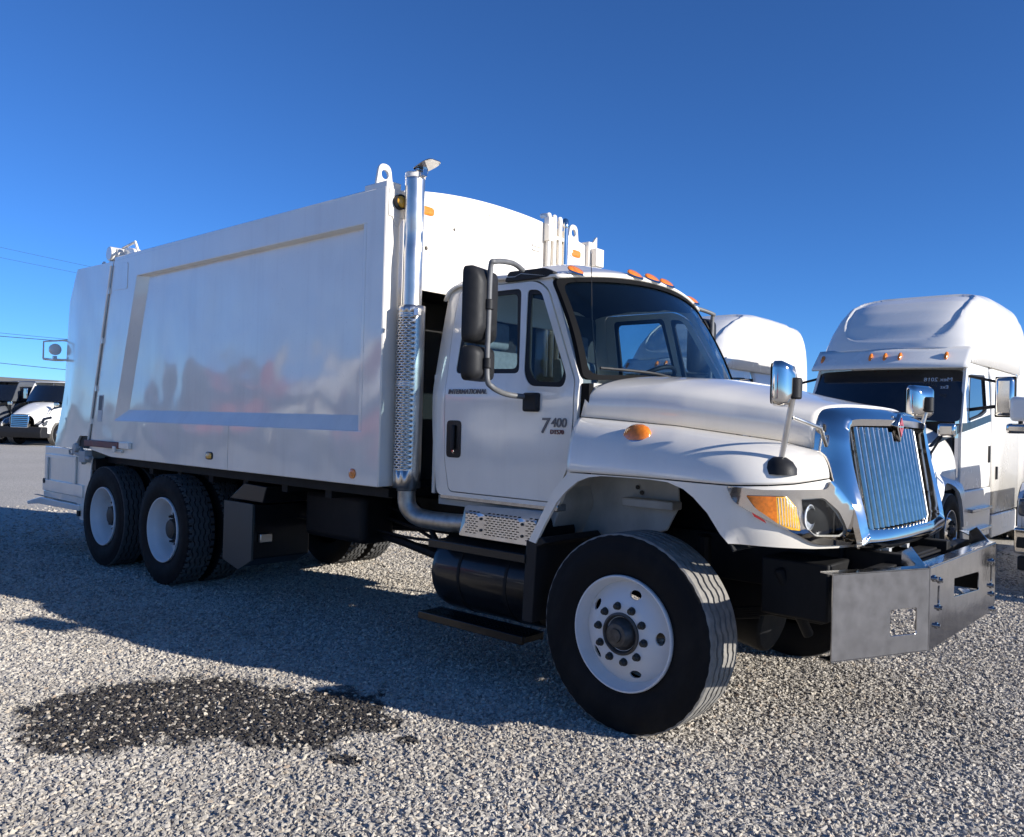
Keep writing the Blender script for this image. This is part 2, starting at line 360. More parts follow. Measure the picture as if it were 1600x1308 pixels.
def make_gravel():
    cx, cy = 2.4353, -4.8236; vs = []; fs = []; NA, NR = 40, 44
    for i in range(NR+1):
        d = 2.0*(16/2.0)**(i/NR)
        for j in range(NA+1):
            a = YAW+radians(lerp(41, -41, j/NA)); x, y = cx+d*cos(a), cy+d*sin(a); vs.append((x, y, ground_z(x, y)-.004))
    for i in range(NR):
        for j in range(NA): fs.append((i*(NA+1)+j, (i+1)*(NA+1)+j, (i+1)*(NA+1)+j+1, i*(NA+1)+j+1))
    me = bpy.data.meshes.new('gravel'); me.from_pydata(vs, [], fs)
    at = me.attributes.new('dens', 'FLOAT', 'POINT'); sz = me.attributes.new('size', 'FLOAT', 'POINT')
    for k, v in enumerate(vs):
        d = sqrt((v[0]-cx)**2+(v[1]-cy)**2)
        at.data[k].value = interp(d, [(2, 5900), (5, 5400), (7, 3900), (9, 2100), (11, 1000), (13.5, 350), (16, 60)]); sz.data[k].value = interp(d, [(2, 1), (6, 1.04), (9, 1.25), (15, 1.6)])
    o = bpy.data.objects.new('gravel', me); COL.objects.link(o)
    o['kind'] = 'stuff'; o['label'] = 'loose light grey crushed stone gravel covering the lot'; o['category'] = 'gravel'
    ng = bpy.data.node_groups.new('gravel_scatter', 'GeometryNodeTree')
    ng.interface.new_socket('Geometry', in_out='INPUT', socket_type='NodeSocketGeometry'); ng.interface.new_socket('Geometry', in_out='OUTPUT', socket_type='NodeSocketGeometry')
    L = ng.links; gi = ng.nodes.new('NodeGroupInput'); go = ng.nodes.new('NodeGroupOutput')
    ds = ng.nodes.new('GeometryNodeDistributePointsOnFaces'); L.new(gi.outputs[0], ds.inputs['Mesh'])
    na = ng.nodes.new('GeometryNodeInputNamedAttribute'); na.data_type = 'FLOAT'; na.inputs[0].default_value = 'dens'; L.new(na.outputs[0], ds.inputs['Density'])
    ns = ng.nodes.new('GeometryNodeInputNamedAttribute'); ns.data_type = 'FLOAT'; ns.inputs[0].default_value = 'size'
    gi_ = ng.nodes.new('GeometryNodeGeometryToInstance')
    for k in range(7):
        ic = ng.nodes.new('GeometryNodeMeshIcoSphere'); ic.inputs['Radius'].default_value = .0095; ic.inputs['Subdivisions'].default_value = 1 if k < 5 else 2
        sp = ng.nodes.new('GeometryNodeSetPosition'); L.new(ic.outputs[0], sp.inputs[0])
        tx = ng.nodes.new('ShaderNodeTexNoise'); tx.inputs['Scale'].default_value = 80
        pos = ng.nodes.new('GeometryNodeInputPosition'); adv = ng.nodes.new('ShaderNodeVectorMath'); adv.inputs[1].default_value = (k*3.1, k*1.7, k*.9); L.new(pos.outputs[0], adv.inputs[0]); L.new(adv.outputs[0], tx.inputs['Vector'])
        sb = ng.nodes.new('ShaderNodeVectorMath'); sb.operation = 'SUBTRACT'; sb.inputs[1].default_value = (.5, .5, .5); L.new(tx.outputs['Color'], sb.inputs[0])
        scl = ng.nodes.new('ShaderNodeVectorMath'); scl.operation = 'SCALE'; scl.inputs[3].default_value = .024; L.new(sb.outputs[0], scl.inputs[0]); L.new(scl.outputs[0], sp.inputs['Offset'])
        tr = ng.nodes.new('GeometryNodeTransform'); tr.inputs['Scale'].default_value = ((1.25, .95, .8), (1.05, 1.0, .9), (1.45, .8, .7), (1.0, 1.0, .7), (1.2, .75, .9), (1.15, .95, .75), (1.0, .85, .8))[k]; L.new(sp.outputs[0], tr.inputs[0])
        sm = ng.nodes.new('GeometryNodeSetMaterial'); sm.inputs['Material'].default_value = STONE; L.new(tr.outputs[0], sm.inputs[0]); L.new(sm.outputs[0], gi_.inputs[0])
    ip = ng.nodes.new('GeometryNodeInstanceOnPoints'); L.new(ds.outputs['Points'], ip.inputs['Points']); L.new(gi_.outputs[0], ip.inputs['Instance']); ip.inputs['Pick Instance'].default_value = True
    rv = ng.nodes.new('FunctionNodeRandomValue'); rv.data_type = 'FLOAT_VECTOR'; rv.inputs[0].default_value = (-.7, -.7, 0); rv.inputs[1].default_value = (.7, .7, 6.283); L.new(rv.outputs[0], ip.inputs['Rotation'])
    rs = ng.nodes.new('FunctionNodeRandomValue'); rs.data_type = 'FLOAT'; rs.inputs[2].default_value = .5; rs.inputs[3].default_value = 1.5; rs.inputs['Seed'].default_value = 3
    mu = ng.nodes.new('ShaderNodeMath'); mu.operation = 'MULTIPLY'; L.new(rs.outputs[1], mu.inputs[0]); L.new(ns.outputs[0], mu.inputs[1]); L.new(mu.outputs[0], ip.inputs['Scale'])
    rt_ = ng.nodes.new('FunctionNodeRandomValue'); rt_.data_type = 'FLOAT'; rt_.inputs['Seed'].default_value = 9
    st = ng.nodes.new('GeometryNodeStoreNamedAttribute'); st.data_type = 'FLOAT'; st.domain = 'INSTANCE'; st.inputs['Name'].default_value = 'tone'; L.new(ip.outputs[0], st.inputs[0]); L.new(rt_.outputs[1], st.inputs['Value'])
    tl = ng.nodes.new('GeometryNodeTranslateInstances'); L.new(st.outputs[0], tl.inputs[0]); tl.inputs['Local Space'].default_value = False
    rz = ng.nodes.new('FunctionNodeRandomValue'); rz.data_type = 'FLOAT_VECTOR'; rz.inputs[0].default_value = (0, 0, -.003); rz.inputs[1].default_value = (0, 0, .007); rz.inputs['Seed'].default_value = 5; L.new(rz.outputs[0], tl.inputs['Translation'])
    L.new(tl.outputs[0], go.inputs[0])
    md = o.modifiers.new('scatter', 'NODES'); md.node_group = ng
STONE = mat_stones(); make_gravel()

# ------------------------------------------------------------------ wheels (built once, shared)
def tyre_mesh(name, R, w, rr, lug=False, dusty='tread'):
    half = [(rr-.014, .36*w), (rr+.008, .43*w), (rr+.02, .437*w), (rr+.05, .478*w), (rr+.1, .5*w), (rr+.112, .497*w), (R-.07, .497*w), (R-.066, .49*w), (R-.035, .475*w), (R-.02, .468*w), (R-.008, .45*w)]
    prof = [(r, h, None, 0) for r, h in half]; prof[-1] = (*prof[-1][:2], None, .012 if lug else .003); prof[-2] = (*prof[-2][:2], None, .010 if lug else .0)
    prof.append((R-.001, .425*w, None, .016 if lug else .0))
    if lug: prof.append((R, .33*w, None, .014))
    for g in (.27, .09, -.09, -.27):
        z = (.005 if not lug else .008, 36)
        prof += [(R, g*w+.009, z, 0), (R-.013, g*w+.006, z, 0), (R-.013, g*w-.006, z, 0), (R, g*w-.009, z, 0)]
    if lug: prof.append((R, -.33*w, None, .014))
    prof.append((R-.001, -.425*w, None, .016 if lug else .0))
    prof += [(r, -h, None, 0) for r, h in reversed(half)]
    n = 180; vs = []; m = len(prof)
    for k in range(n):
        a = 2*pi*k/n
        for r, h, z, mod in prof:
            hh = h+(z[0]*(1 if (k//3) % 2 else -1) if z else 0)
            q = r-(mod if (k//2) % 2 else 0); vs.append((q*cos(a), -hh+.5*w*.94, q*sin(a)))
    b = MB().add(vs, [(k*m+i, k*m+i+1, ((k+1) % n)*m+i+1, ((k+1) % n)*m+i) for k in range(n) for i in range(m-1)])
    me = b.mesh(name, 'rubber', 40); me.materials.append(MT[dusty])
    for p in me.polygons:
        c = p.center
        if sqrt(c.x**2+c.z**2) > R-.010: p.material_index = 1
    return me
def disc_mesh(name, prof, r1, r0, hh, nh, hr, mat, hole=(.034, .022)):
    """barrel by lathe and a disc with hand holes; prof is (r, outward height)"""
    b = MB().lathe([(r, -h) for r, h in prof], n=72)
    holes = [circ(0, 0, r0, 40)]
    for k in range(nh):
        a = 2*pi*(k+.3)/nh
        holes.append([(hr*cos(a)+hole[0]*cos(t)*-sin(a)+hole[1]*sin(t)*cos(a), hr*sin(a)+hole[0]*cos(t)*cos(a)+hole[1]*sin(t)*sin(a)) for t in (2*pi*i/14 for i in range(14))])
    def fn(u, v):
        r = sqrt(u*u+v*v); return (u, -interp(r, hh), v)
    d = panel(circ(0, 0, r1, 72), holes, fn, (0, .012, 0), .03); b.add(d.v, d.f)
    return b.mesh(name, mat, 30)
RIMF = disc_mesh('rim', [(.27, -.10), (.262, -.075), (.268, -.06), (.279, -.035), (.288, -.008), (.293, .006), (.300, .006), (.304, -.002), (.302, -.02)], .2655, .078,
                 [(.078, -.004), (.10, .004), (.16, .004), (.175, -.004), (.2, -.022), (.235, -.045), (.262, -.072)], 5, .215, 'wheelwhite')
RIMR = disc_mesh('rim', [(.252, -.20), (.254, -.16), (.256, -.11), (.262, -.07), (.272, -.05), (.282, -.03), (.288, -.006), (.293, .006), (.300, .006), (.304, -.002), (.302, -.02)], .2535, .10,
                 [(.10, -.155), (.17, -.155), (.2, -.165), (.25, -.18)], 5, .21, 'wheelwhite')
def chrome_version(me):
    m = me.copy(); m.materials.clear(); m.materials.append(MT['chrome']); return m
TY_F = tyre_mesh('tyre', .52, .30, .30); TY_D = tyre_mesh('tyre', .517, .275, .30, dusty='treaddark'); TY_L = tyre_mesh('tyre', .517, .275, .30, lug=True, dusty='treaddark')
HUBF = MB().lathe([(.112, .012), (.11, -.012), (.10, -.016), (.092, -.01), (.088, .004), (.078, -.012), (.072, -.03), (.062, -.046), (.058, -.052), (.036, -.054), (.034, -.064), (.0, -.066)], n=40).mesh('hub', 'hub', 40)
for k in range(8): pass
HUBR = MB().lathe([(.13, .17), (.115, .15), (.10, .13), (.095, .09), (.085, .075), (.06, .07), (0, .068)], n=40).mesh('hub', 'nut', 40)
def nut_mesh(h):
    b = MB().lathe([(.022, .003), (.021, -.003), (.0165, -.004), (.0165, -.02), (.013, -.024), (.011, -.025), (.010, -h), (0, -h)], n=12); return b.mesh('lug_nut', 'nut', 30)
NUT = nut_mesh(.03); NUTR = nut_mesh(.045)
def mobj(name, me, parent, loc=(0,0,0), rot=(0,0,0)):
    o = bpy.data.objects.new(name, me); COL.objects.link(o); o.parent = parent; o.location = loc; o.rotation_euler = rot; return o
def wheel(parent, name, x, s, kind, R=.52, y=1.2, label=None, rimf=None, spin=0):
    w = part(name, parent); w.location = (x, s*y, R); w.rotation_euler = (0, spin, 0 if s < 0 else pi)
    if label: w['label'] = label
    if kind == 'front':
        mobj('tyre', TY_F, w); mobj('rim', rimf or RIMF, w); mobj('hub', HUBF, w)
        for k in range(10): mobj('lug_nut', NUT, w, (.1435*cos(2*pi*k/10+.2), -.005, .1435*sin(2*pi*k/10+.2)))
    else:
        mobj('tyre', TY_L if kind == 'lug' else TY_D, w); mobj('tyre', TY_L if kind == 'lug' else TY_D, w, (0, .335, 0), (0, .4, 0)); mobj('rim', rimf or RIMR, w); mobj('hub', HUBR, w)
        for k in range(10): mobj('lug_nut', NUTR, w, (.1435*cos(2*pi*k/10), .155, .1435*sin(2*pi*k/10)))
    return w

# ------------------------------------------------------------------ garbage truck
T = thing('garbage_truck', 'large white garbage truck with rear loader body and chrome grille in the foreground', 'garbage truck')
wheel(T, 'front_wheel', 0, -1, 'front', .52, spin=.35); wheel(T, 'front_wheel', 0, 1, 'front', .52, spin=1)
wheel(T, 'rear_wheel', -5.14, -1, 'lug', .517, 1.215, spin=.2); wheel(T, 'rear_wheel', -5.14, 1, 'lug', .517, 1.215)
wheel(T, 'rear_wheel', -6.48, -1, 'dual', .517, 1.215, spin=.5); wheel(T, 'rear_wheel', -6.48, 1, 'dual', .517, 1.215)

# --- packer body
SY = 1.22
def body_side(s):
    b = MB(); y = -SY*-s if s > 0 else -SY
    y = s*SY
    out = [(-2.0, 1.14), (-2.0, 3.2), (-6.37, 3.17), (-6.86, 1.20), (-6.30, 1.14)]
    rec = [(-2.20, 1.52), (-2.20, 2.97), (-5.82, 2.96), (-6.25, 1.52)]
    inn = [(-2.235, 1.63), (-2.235, 2.962), (-5.68, 2.952), (-6.05, 1.63)]
    p = plate(out, [rec], 1, y, y-s*.05, 5); b.add(p.v, p.f)
    d = y-s*.065
    b.add([(x, y-s*.001, z) for x, z in rec]+[(x, d, z) for x, z in inn], [(i, (i+1) % 4, 4+(i+1) % 4, 4+i) for i in range(4)]+[(4, 5, 6, 7)])
    return b
bs = body_side(-1); bl = body_side(1); bs.add(bl.v, bl.f)
# top rail and corner posts, bottom sill
for s in (-1, 1):
    y0, y1 = sorted((s*1.219, s*1.09))
    bs.box(-2.24, -1.994, *sorted((s*1.217, s*1.09)), 1.143, 3.24)
    bs.box(-6.36, -2.242, y0, y1, 3.06, 3.205)
def arch(y): return 3.20+.115*(1-(abs(y)/1.10)**2.2)
ys = [-1.10+2.2*k/24 for k in range(25)]
prof = [(y, arch(y)) for y in ys]
bs.prism(prof+[(1.10, 3.10), (-1.10, 3.10)], 0, -6.36, -2.05)
body = bs.build('packer_body', 'packer', T, smooth=9, bevel=.006)
# front bulkhead with the opening behind the cab
fb = plate(prof+[(1.10, 1.15), (.97, 1.15), (.97, 2.50), (.9, 2.54), (-.9, 2.54), (-.97, 2.50), (-.97, 1.15), (-1.10, 1.15)], [circ(-.811, 2.847, .016), circ(-.535, 3.035, .012), circ(-.78, 3.025, .006, 8), circ(-.778, 2.811, .006, 8), circ(-.16, 3.217, .006, 8), circ(-.162, 3.097, .006, 8), circ(.189, 3.216, .006, 8), circ(.186, 3.096, .006, 8)], 0, -2.03, -2.055, 5)
bulk = fb.build('front_bulkhead', 'white', T, smooth=0, bevel=.003)
MB().box(-2.62, -2.58, -1.08, 1.08, 1.12, 3.05).box(-2.57, -2.06, -1.09, 1.09, 2.56, 2.60).build('inner_bulkhead', 'chassis', T, bevel=.004)
MB().box(-6.8, -2.05, -1.08, 1.08, 1.06, 1.12).build('body_floor', 'chassis', T)
for k in range(7): MB().box(-2.9-k*.6, -2.82-k*.6, -1.0, 1.0, .99, 1.06).build('cross_member', 'chassis', T)
for s in (-1, 1): MB().prism([(-6.3, 1.13), (-2.06, 1.13), (-2.06, 1.05), (-6.2, 1.05)], 1, s*.98, s*1.04).build('body_sill', 'chassis', T)
for y in (-1.12, 1.05):    # lifting eyes
    plate(rnd([(y-.085, 3.18), (y+.085, 3.18), (y+.05, 3.40), (y-.05, 3.40)], .05), [circ(y, 3.325, .033)], 0, -2.16, -2.135).build('lifting_eye', 'white', T, smooth=25, bevel=.004)
def oval_lamp(name, c, nrm, w, h, mat, base, parent, d=.016, n=24):
    """lens on a dark bezel; nrm axis is 0 (facing +x), -1 (facing -y)"""
    def P(u, v, o): return (c[0]+o, c[1]+u, c[2]+v) if nrm == 0 else (c[0]+u, c[1]-o, c[2]+v)
    def ring(k, o): return [P(k*w/2*math.copysign(abs(cos(2*pi*i/n))**.6, cos(2*pi*i/n)), k*h/2*math.copysign(abs(sin(2*pi*i/n))**.6, sin(2*pi*i/n)), o) for i in range(n)]
    o = part(name, parent)
    MB().loft([ring(1.22, -.004), ring(1.22, .006), ring(1.02, .008)]).build('bezel', base, o, bevel=0)
    MB().loft([ring(1.0, .004), ring(.97, d*.7), ring(.75, d), ring(.3, d*1.1)]).build('lens', mat, o, smooth=50)
    return o
oval_lamp('marker_light', (-2.03, -.815, 3.115), 0, .13, .065, 'amber', 'paper', T)
oval_lamp('marker_light', (-2.03, .944, 3.106), 0, .13, .065, 'amber', 'paper', T)
br = MB().box(-1.995, -1.985, -1.20, -1.04, 3.0, 3.19).prism([(-1.17, 3.0), (-1.07, 3.0), (-1.12, 2.93)], 0, -1.995, -1.985).build('lamp_bracket', 'white', T, bevel=.003)
rl = MB().lathe([(.052, .0), (.052, .03), (.044, .036), (.041, .03)], (-1.985, -1.115, 3.105), 0, 28).build('rubber_bezel', 'plastic', br)
MB().lathe([(.041, .028), (.034, .04), (.016, .047), (0, .049)], (-1.985, -1.115, 3.105), 0, 28).build('lens', 'yellow', br, smooth=60)
oval_lamp('side_marker', (-4.29, -1.22, 1.249), -1, .10, .055, 'yellow', 'plastic', T)
o_ = part('side_reflector', T); MB().lathe([(.036, 0), (.036, .008), (.03, .011), (0, .012)], (-2.278, -1.22, 1.217), 1, 24, sign=-1)
rf = MB().lathe([(.036, 1.219), (.036, 1.228), (.03, 1.231), (0, 1.232)], (-2.278, 0, 1.217), 1, 24, sign=-1).build('reflector', 'amber', o_)
# hydraulic tubes on the bulkhead and the bracket box at its far corner
for k in range(4):
    y = .53+k*.075
    MB().tube(spline([(-2.0, y, 2.0), (-2.0, y, 3.25), (-2.0, y, 3.31-.01*k), (-2.03, y+.02, 3.36-.02*k), (-2.12, y+.05, 3.38-.02*k)], 5), .021 if k < 3 else .028, 12).build('hydraulic_tube', 'white' if k < 3 else 'chrome', T)
MB().box(-2.028, -1.97, .50, .56, 3.14, 3.34).box(-2.028, -1.99, .56, .84, 3.17, 3.20).build('tube_clamp', 'white', T, bevel=.004)
MB().box(-2.03, -1.93, 1.12, 1.235, 3.02, 3.18).prism([(1.10, 3.18), (1.21, 3.18), (1.21, 3.30)], 0, -2.02, -1.99).build('corner_bracket', 'white', T, bevel=.006)
for z in (3.075, 3.04): MB().box(-2.03, -2.018, .36, .47, z, z+.014).build('louvre', 'white', T)
for k, (y0, y1, z0, z1, m) in enumerate(((-1.195, -1.06, 1.635, 1.70, 'paper'), (-1.125, -1.055, 1.475, 1.53, 'sticker'))):
    st = MB().box(-1.9985, -1.997, y0 if k else -1.2, y1, z0, z1).build('warning_sticker', m, T, smooth=0)
    MB().box(-1.9968, -1.996, (y0 if k else -1.2)+.004, y1-.004, z1-.014, z1-.003).build('print', 'sticker' if not k else 'black', st, smooth=0)
    for q in range(4):
        MB().box(-1.9968, -1.996, (y0 if k else -1.2)+.008, y1-.012, z0+.006+q*.009, z0+.009+q*.009).build('print', 'black', st, smooth=0)
MB().box(-4.0, -3.985, -1.2235, -1.2205, 1.15, 1.515).build('seam', 'packer', T, smooth=0)
# rear post details
MB().prism(rnd([(-6.36, 2.86), (-6.03, 2.85), (-6.03, 3.12), (-6.28, 3.13)], .03), 1, -1.2245, -1.2205).build('access_cover', 'packer', T, bevel=.0015)
stk = MB().prism([(-6.64, 1.78), (-6.52, 1.78), (-6.56, 1.50), (-6.66, 1.50)], 1, -1.224, -1.2205).build('decal', 'paper', T)
MB().prism([(-6.62, 1.77), (-6.53, 1.77), (-6.56, 1.62), (-6.64, 1.62)], 1, -1.2255, -1.2242).build('print', 'greyplastic', stk)
MB().box(-6.90, -6.05, -1.262, -1.222, 1.235, 1.30).build('lock_bar', 'redbar', T, bevel=.006)
MB().box(-6.05, -5.82, -1.255, -1.222, 1.24, 1.305).box(-6.14, -6.08, -1.28, -1.262, 1.20, 1.26).box(-6.22, -6.0, -1.25, -1.222, 1.195, 1.222).build('bar_bracket', 'packer', T, bevel=.005)

# --- tailgate
tailgate = part('tailgate', T)
side = [(-6.40, 3.165), (-7.34, 3.18), (-7.42, 3.06), (-7.56, 2.84), (-7.66, 2.36), (-7.78, 1.87), (-7.98, 1.19), (-7.30, 1.19), (-7.14, 1.335), (-6.88, 1.34)]
inner_ = [(-6.62, 2.95), (-7.22, 2.9), (-7.42, 2.0), (-7.62, 1.35), (-7.3, 1.38), (-7.0, 1.55)]
def bulge(u, v, s):
    # hopper side: flat near the hinge, a pressed facet falls away to the rear edge
    k = interp(u, [(-8.0, .075), (-7.55, .02), (-7.3, 0), (-6.4, 0)])*interp(v, [(1.2, .6), (1.9, 1.3), (3.0, .4), (3.2, 0)])
    dent = .03*math.exp(-((u+7.42+.25*(1.9-v))/.10)**2-((v-1.75)/.42)**2)
    return (u, s*(SY-.006-k+dent*.5), v)
for s in (-1, 1):
    panel(side, [], lambda u, v: bulge(u, v, s), (0, -s*.05, 0), .09).build('tailgate_side', 'packer', tailgate, smooth=40)
MB().prism([(-6.42, 3.15), (-7.34, 3.165), (-7.42, 3.05), (-7.56, 2.83), (-7.66, 2.35), (-7.6, 2.3), (-7.5, 2.8), (-7.36, 3.0), (-7.3, 3.08), (-6.42, 3.08)], 1, -1.15, 1.15).build('tailgate_shell', 'packer', tailgate, smooth=20, bevel=.006)
MB().prism([(-7.62, 2.3), (-7.7, 2.3), (-7.9, 1.6), (-8.0, 1.25), (-7.9, 1.25)], 1, -1.13, 1.13).build('hopper_back', 'cream', tailgate)
lb = MB().box(-8.19, -6.98, -1.2, 1.2, .66, 1.184)
lb.build('hopper_box', 'packer', tailgate, bevel=.008)
MB().box(-8.12, -7.22, -1.222, -1.203, 1.06, 1.10).box(-8.12, -8.05, -1.222, -1.203, .80, 1.06).box(-7.3, -7.22, -1.222, -1.203, .80, 1.06).box(-8.17, -7.0, -1.225, -1.203, .67, .80).build('rib', 'packer', tailgate, bevel=.004)
MB().lathe([(.03, 1.225), (.03, 1.232), (0, 1.234)], (-8.12, 0, .78), 1, 20, sign=-1).build('reflector', 'plastic', tailgate)
MB().prism(rnd([(-8.62, .50), (-8.2, .58), (-7.05, .58), (-7.05, .52), (-8.25, .50), (-8.6, .465)], .01), 1, -1.24, -.75).box(-8.2, -7.1, -1.2, -1.14, .582, .66).build('riding_step', 'packer', tailgate, bevel=.006)
for k in range(4): MB().box(-8.5+k*.0, -7.2, -1.2+k*.11, -1.17+k*.11, .586, .592).build('tread_bar', 'greyplastic', tailgate)
MB().box(-7.12, -7.06, -1.23, -1.12, .46, .519).build('step_bracket', 'chassis', tailgate)
MB().prism([(-7.09, .42), (-6.93, .42), (-6.80, 1.10), (-6.86, 1.16), (-7.05, 1.12)], 1, -1.21, -1.19).build('mud_guard', 'packer', T, bevel=.004)
# hinge line gap strip, latch and turnbuckle
MB().prism([(-6.375, 3.15), (-6.405, 3.15), (-6.885, 1.22), (-6.862, 1.22)], 1, -1.2, -1.17).build('seal', 'plastic', tailgate)
hl = MB(); hl.tube([(-6.405, -1.232, 3.12), (-6.87, -1.232, 1.25)], .011, 8)
for z in (2.86, 2.35, 1.85, 1.5): hl.box(-6.405-(3.12-z)*.2487-.03, -6.405-(3.12-z)*.2487+.03, -1.238, -1.215, z-.03, z+.03)
hl.build('latch_rod', 'packer', tailgate)
MB().box(-7.2, -6.9, -1.19, -1.1, 1.20, 1.33).build('notch', 'plastic', tailgate)
tb = MB().tube([(-7.15, -1.27, 1.16), (-6.75, -1.25, 1.10)], .022, 10).lathe([(.0, -1.31), (.045, -1.305), (.05, -1.27), (.0, -1.265)], (-7.05, 0, 1.21), 1, 16).tube([(-7.05, -1.24, 1.2), (-6.9, -1.25, 1.05)], .03, 8)
tb.box(-6.98, -6.82, -1.28, -1.2, 1.06, 1.18).tube([(-7.22, -1.25, 1.13), (-7.3, -1.25, 1.13), (-7.32, -1.25, 1.17), (-7.2, -1.25, 1.19)], .012, 6).build('turnbuckle', 'cream', T, bevel=.004)
MB().box(-6.86, -6.72, -1.2, -1.0, .98, 1.1).tube([(-6.8, -1.18, 1.0), (-6.65, -1.1, .85)], .03, 8).build('hinge_block', 'chassis', T)
# top hinge with cylinder, loop bar
th = part('top_hinge', T)
for s in (-1, 1):
    MB().tube([(-6.56, s*1.0, 3.27), (-6.56, s*1.2, 3.27)], .075, 20).build('hinge_pin', 'packer', th, bevel=.008)
    MB().prism(rnd([(-6.70, 3.14), (-6.40, 3.14), (-6.46, 3.32), (-6.62, 3.33)], .04), 1, s*1.12-.03, s*1.12+.03).prism(rnd([(-6.45, 3.19), (-6.12, 3.19), (-6.2, 3.30), (-6.42, 3.34)], .04), 1, s*1.06-.04, s*1.06+.04).build('hinge_lug', 'packer', th, bevel=.005)
    MB().tube([(-6.45, s*1.1, 3.33), (-6.16, s*1.1, 3.36), (-6.06, s*1.1, 3.22)], .014, 8).build('loop_bar', 'packer', th)
MB().tube([(-6.88, -1.12, 3.16), (-6.88, -1.12, 3.21), (-6.86, -1.12, 3.215)], .02, 8).build('pin', 'packer', th)
# work light on its bracket
wl = part('work_light', T)
MB().lathe([(0, -.05), (.045, -.045), (.064, -.02), (.067, .015), (.06, .02), (0, .022)], (-7.98, -1.20, 2.315), 0, 24).build('housing', 'packer', wl, smooth=50)
MB().tube([(-8.02, -1.31, 2.20), (-8.02, -1.31, 2.40), (-7.9, -1.16, 2.42), (-7.72, -1.12, 2.42)], .011, 8).tube([(-8.02, -1.31, 2.2), (-7.95, -1.2, 2.19), (-7.72, -1.12, 2.19)], .014, 8).box(-8.05, -7.8, -1.28, -1.1, 2.185, 2.2).box(-7.75, -7.68, -1.14, -1.05, 1.6, 2.45).box(-8.0, -7.96, -1.22, -1.18, 2.2, 2.24).build('bracket', 'packer', wl, bevel=.003)
MB().tube([(-7.98, -1.22, 1.52), (-8.06, -1.27, 1.50), (-8.1, -1.27, 1.46)], .016, 8).build('grab_handle', 'greyplastic', T)

# --- chassis
ch = MB()
for s in (-1, 1):
    y0, y1 = sorted((s*.43, s*.36)); ch.box(-7.6, 1.15, y0, y1, .74, 1.0)
for x in (-7.3, -4.2, -3.0, -1.2, .3, 1.05): ch.box(x-.05, x+.05, -.36, .36, .78, .96)
ch.build('frame_rail', 'chassis', T, bevel=.006)
for x in (-5.14, -6.48):
    MB().tube([(x, -1.0, .517), (x, -.35, .517), (x, -.2, .517), (x, .2, .517), (x, .35, .517), (x, 1.0, .517)], [.08, .09, .19, .19, .09, .08], 20).build('drive_axle', 'chassis', T)
MB().tube([(-5.3, 0, .58), (-4.0, 0, .62), (-2.6, 0, .72), (-1.0, 0, .78)], .055, 12).build('drive_shaft', 'chassis', T)
for s in (-1, 1): MB().box(-6.6, -5.0, *sorted((s*.56, s*.44)), .62, .78).build('walking_beam', 'chassis', T, bevel=.02)
MB().tube([(0, -.95, .52), (0, -.6, .46), (0, 0, .42), (0, .6, .46), (0, .95, .52)], .065, 12).build('front_axle', 'chassis', T)
for s in (-1, 1):
    for k in range(5): MB().tube(spline([(-.75, s*.47, .70-k*.012), (0, s*.47, .56-k*.012), (.75, s*.47, .70-k*.012)], 8)[k:len(range(17))-k], .012, 6).build('leaf_spring', 'chassis', T)
    MB().tube([(.1, s*.52, .48), (.14, s*.6, 1.0)], .04, 10).build('shock_absorber', 'chassis', T)
MB().box(-.45, .72, -.33, .33, .55, 1.35).box(.72, .86, -.46, .46, .62, 1.62).tube([(-.2, 0, .55), (.3, 0, .45)], .2, 16).build('engine_block', 'chassis', T, bevel=.02)
MB().tube([(-2.4, -.5, .95), (-1.9, -.75, .75), (-1.5, -.9, .62)], .02, 8).tube([(-3.4, -.46, .72), (-2.4, -.6, .66), (-1.6, -.7, .58)], .035, 8).tube([(-2.6, -.46, .8), (-2.0, -.6, .70), (-1.6, -.75, .72)], .014, 8).build('air_line', 'chassis', T)
for b_ in ((-3.5, -2.7, -.78, -.46, .62, 1.0), (-3.9, -3.45, .46, 1.0, .55, .95), (-2.6, -2.1, .5, .9, .62, 1.0)): MB().box(*b_).build('air_tank', 'chassis', T, bevel=.05, seg=3)
MB().box(-.3, .9, .5, .9, .55, .9).build('steering_gear', 'chassis', T, bevel=.03)
MB().box(.55, .9, -.75, -.45, .66, .95).tube([(.65, -.76, .9), (.75, -.6, .55)], .03, 8).build('steering_box', 'chassis', T, bevel=.03)
tbx = plate([(-4.2, .87), (-3.74, .87), (-3.74, .40), (-3.94, .30), (-4.2, .36)], [], 1, -1.12, -1.10)
box_ = MB().prism([(-4.19, .86), (-3.75, .86), (-3.75, .41), (-3.94, .32), (-4.19, .37)], 1, -1.099, -.55).build('tool_box', 'black', T, bevel=.008)
tbx.build('front_plate', 'boxgrey', box_, bevel=.003)
MB().prism([(-4.25, .875), (-3.7, .875), (-3.65, 1.02), (-4.0, 1.03)], 1, -1.05, -.5).build('mud_shield', 'black', T, bevel=.01)
MB().box(-3.735, -3.70, -1.06, -.95, .55, .62).build('latch', 'steel', box_, bevel=.004)
for k, (y, z) in enumerate(((-.5, .93), (-.52, .86), (-.48, .72), (-.62, .80), (.5, .7))):
    MB().tube(spline([(-4.6, y, z), (-3.8, y-.04*(k % 2), z-.06), (-3.0, y, z-.02*k), (-2.2, y-.05, z-.08), (-1.4, y-.02, z-.02)], 6), .011+.004*(k % 3), 8).build('hose', 'chassis', T)
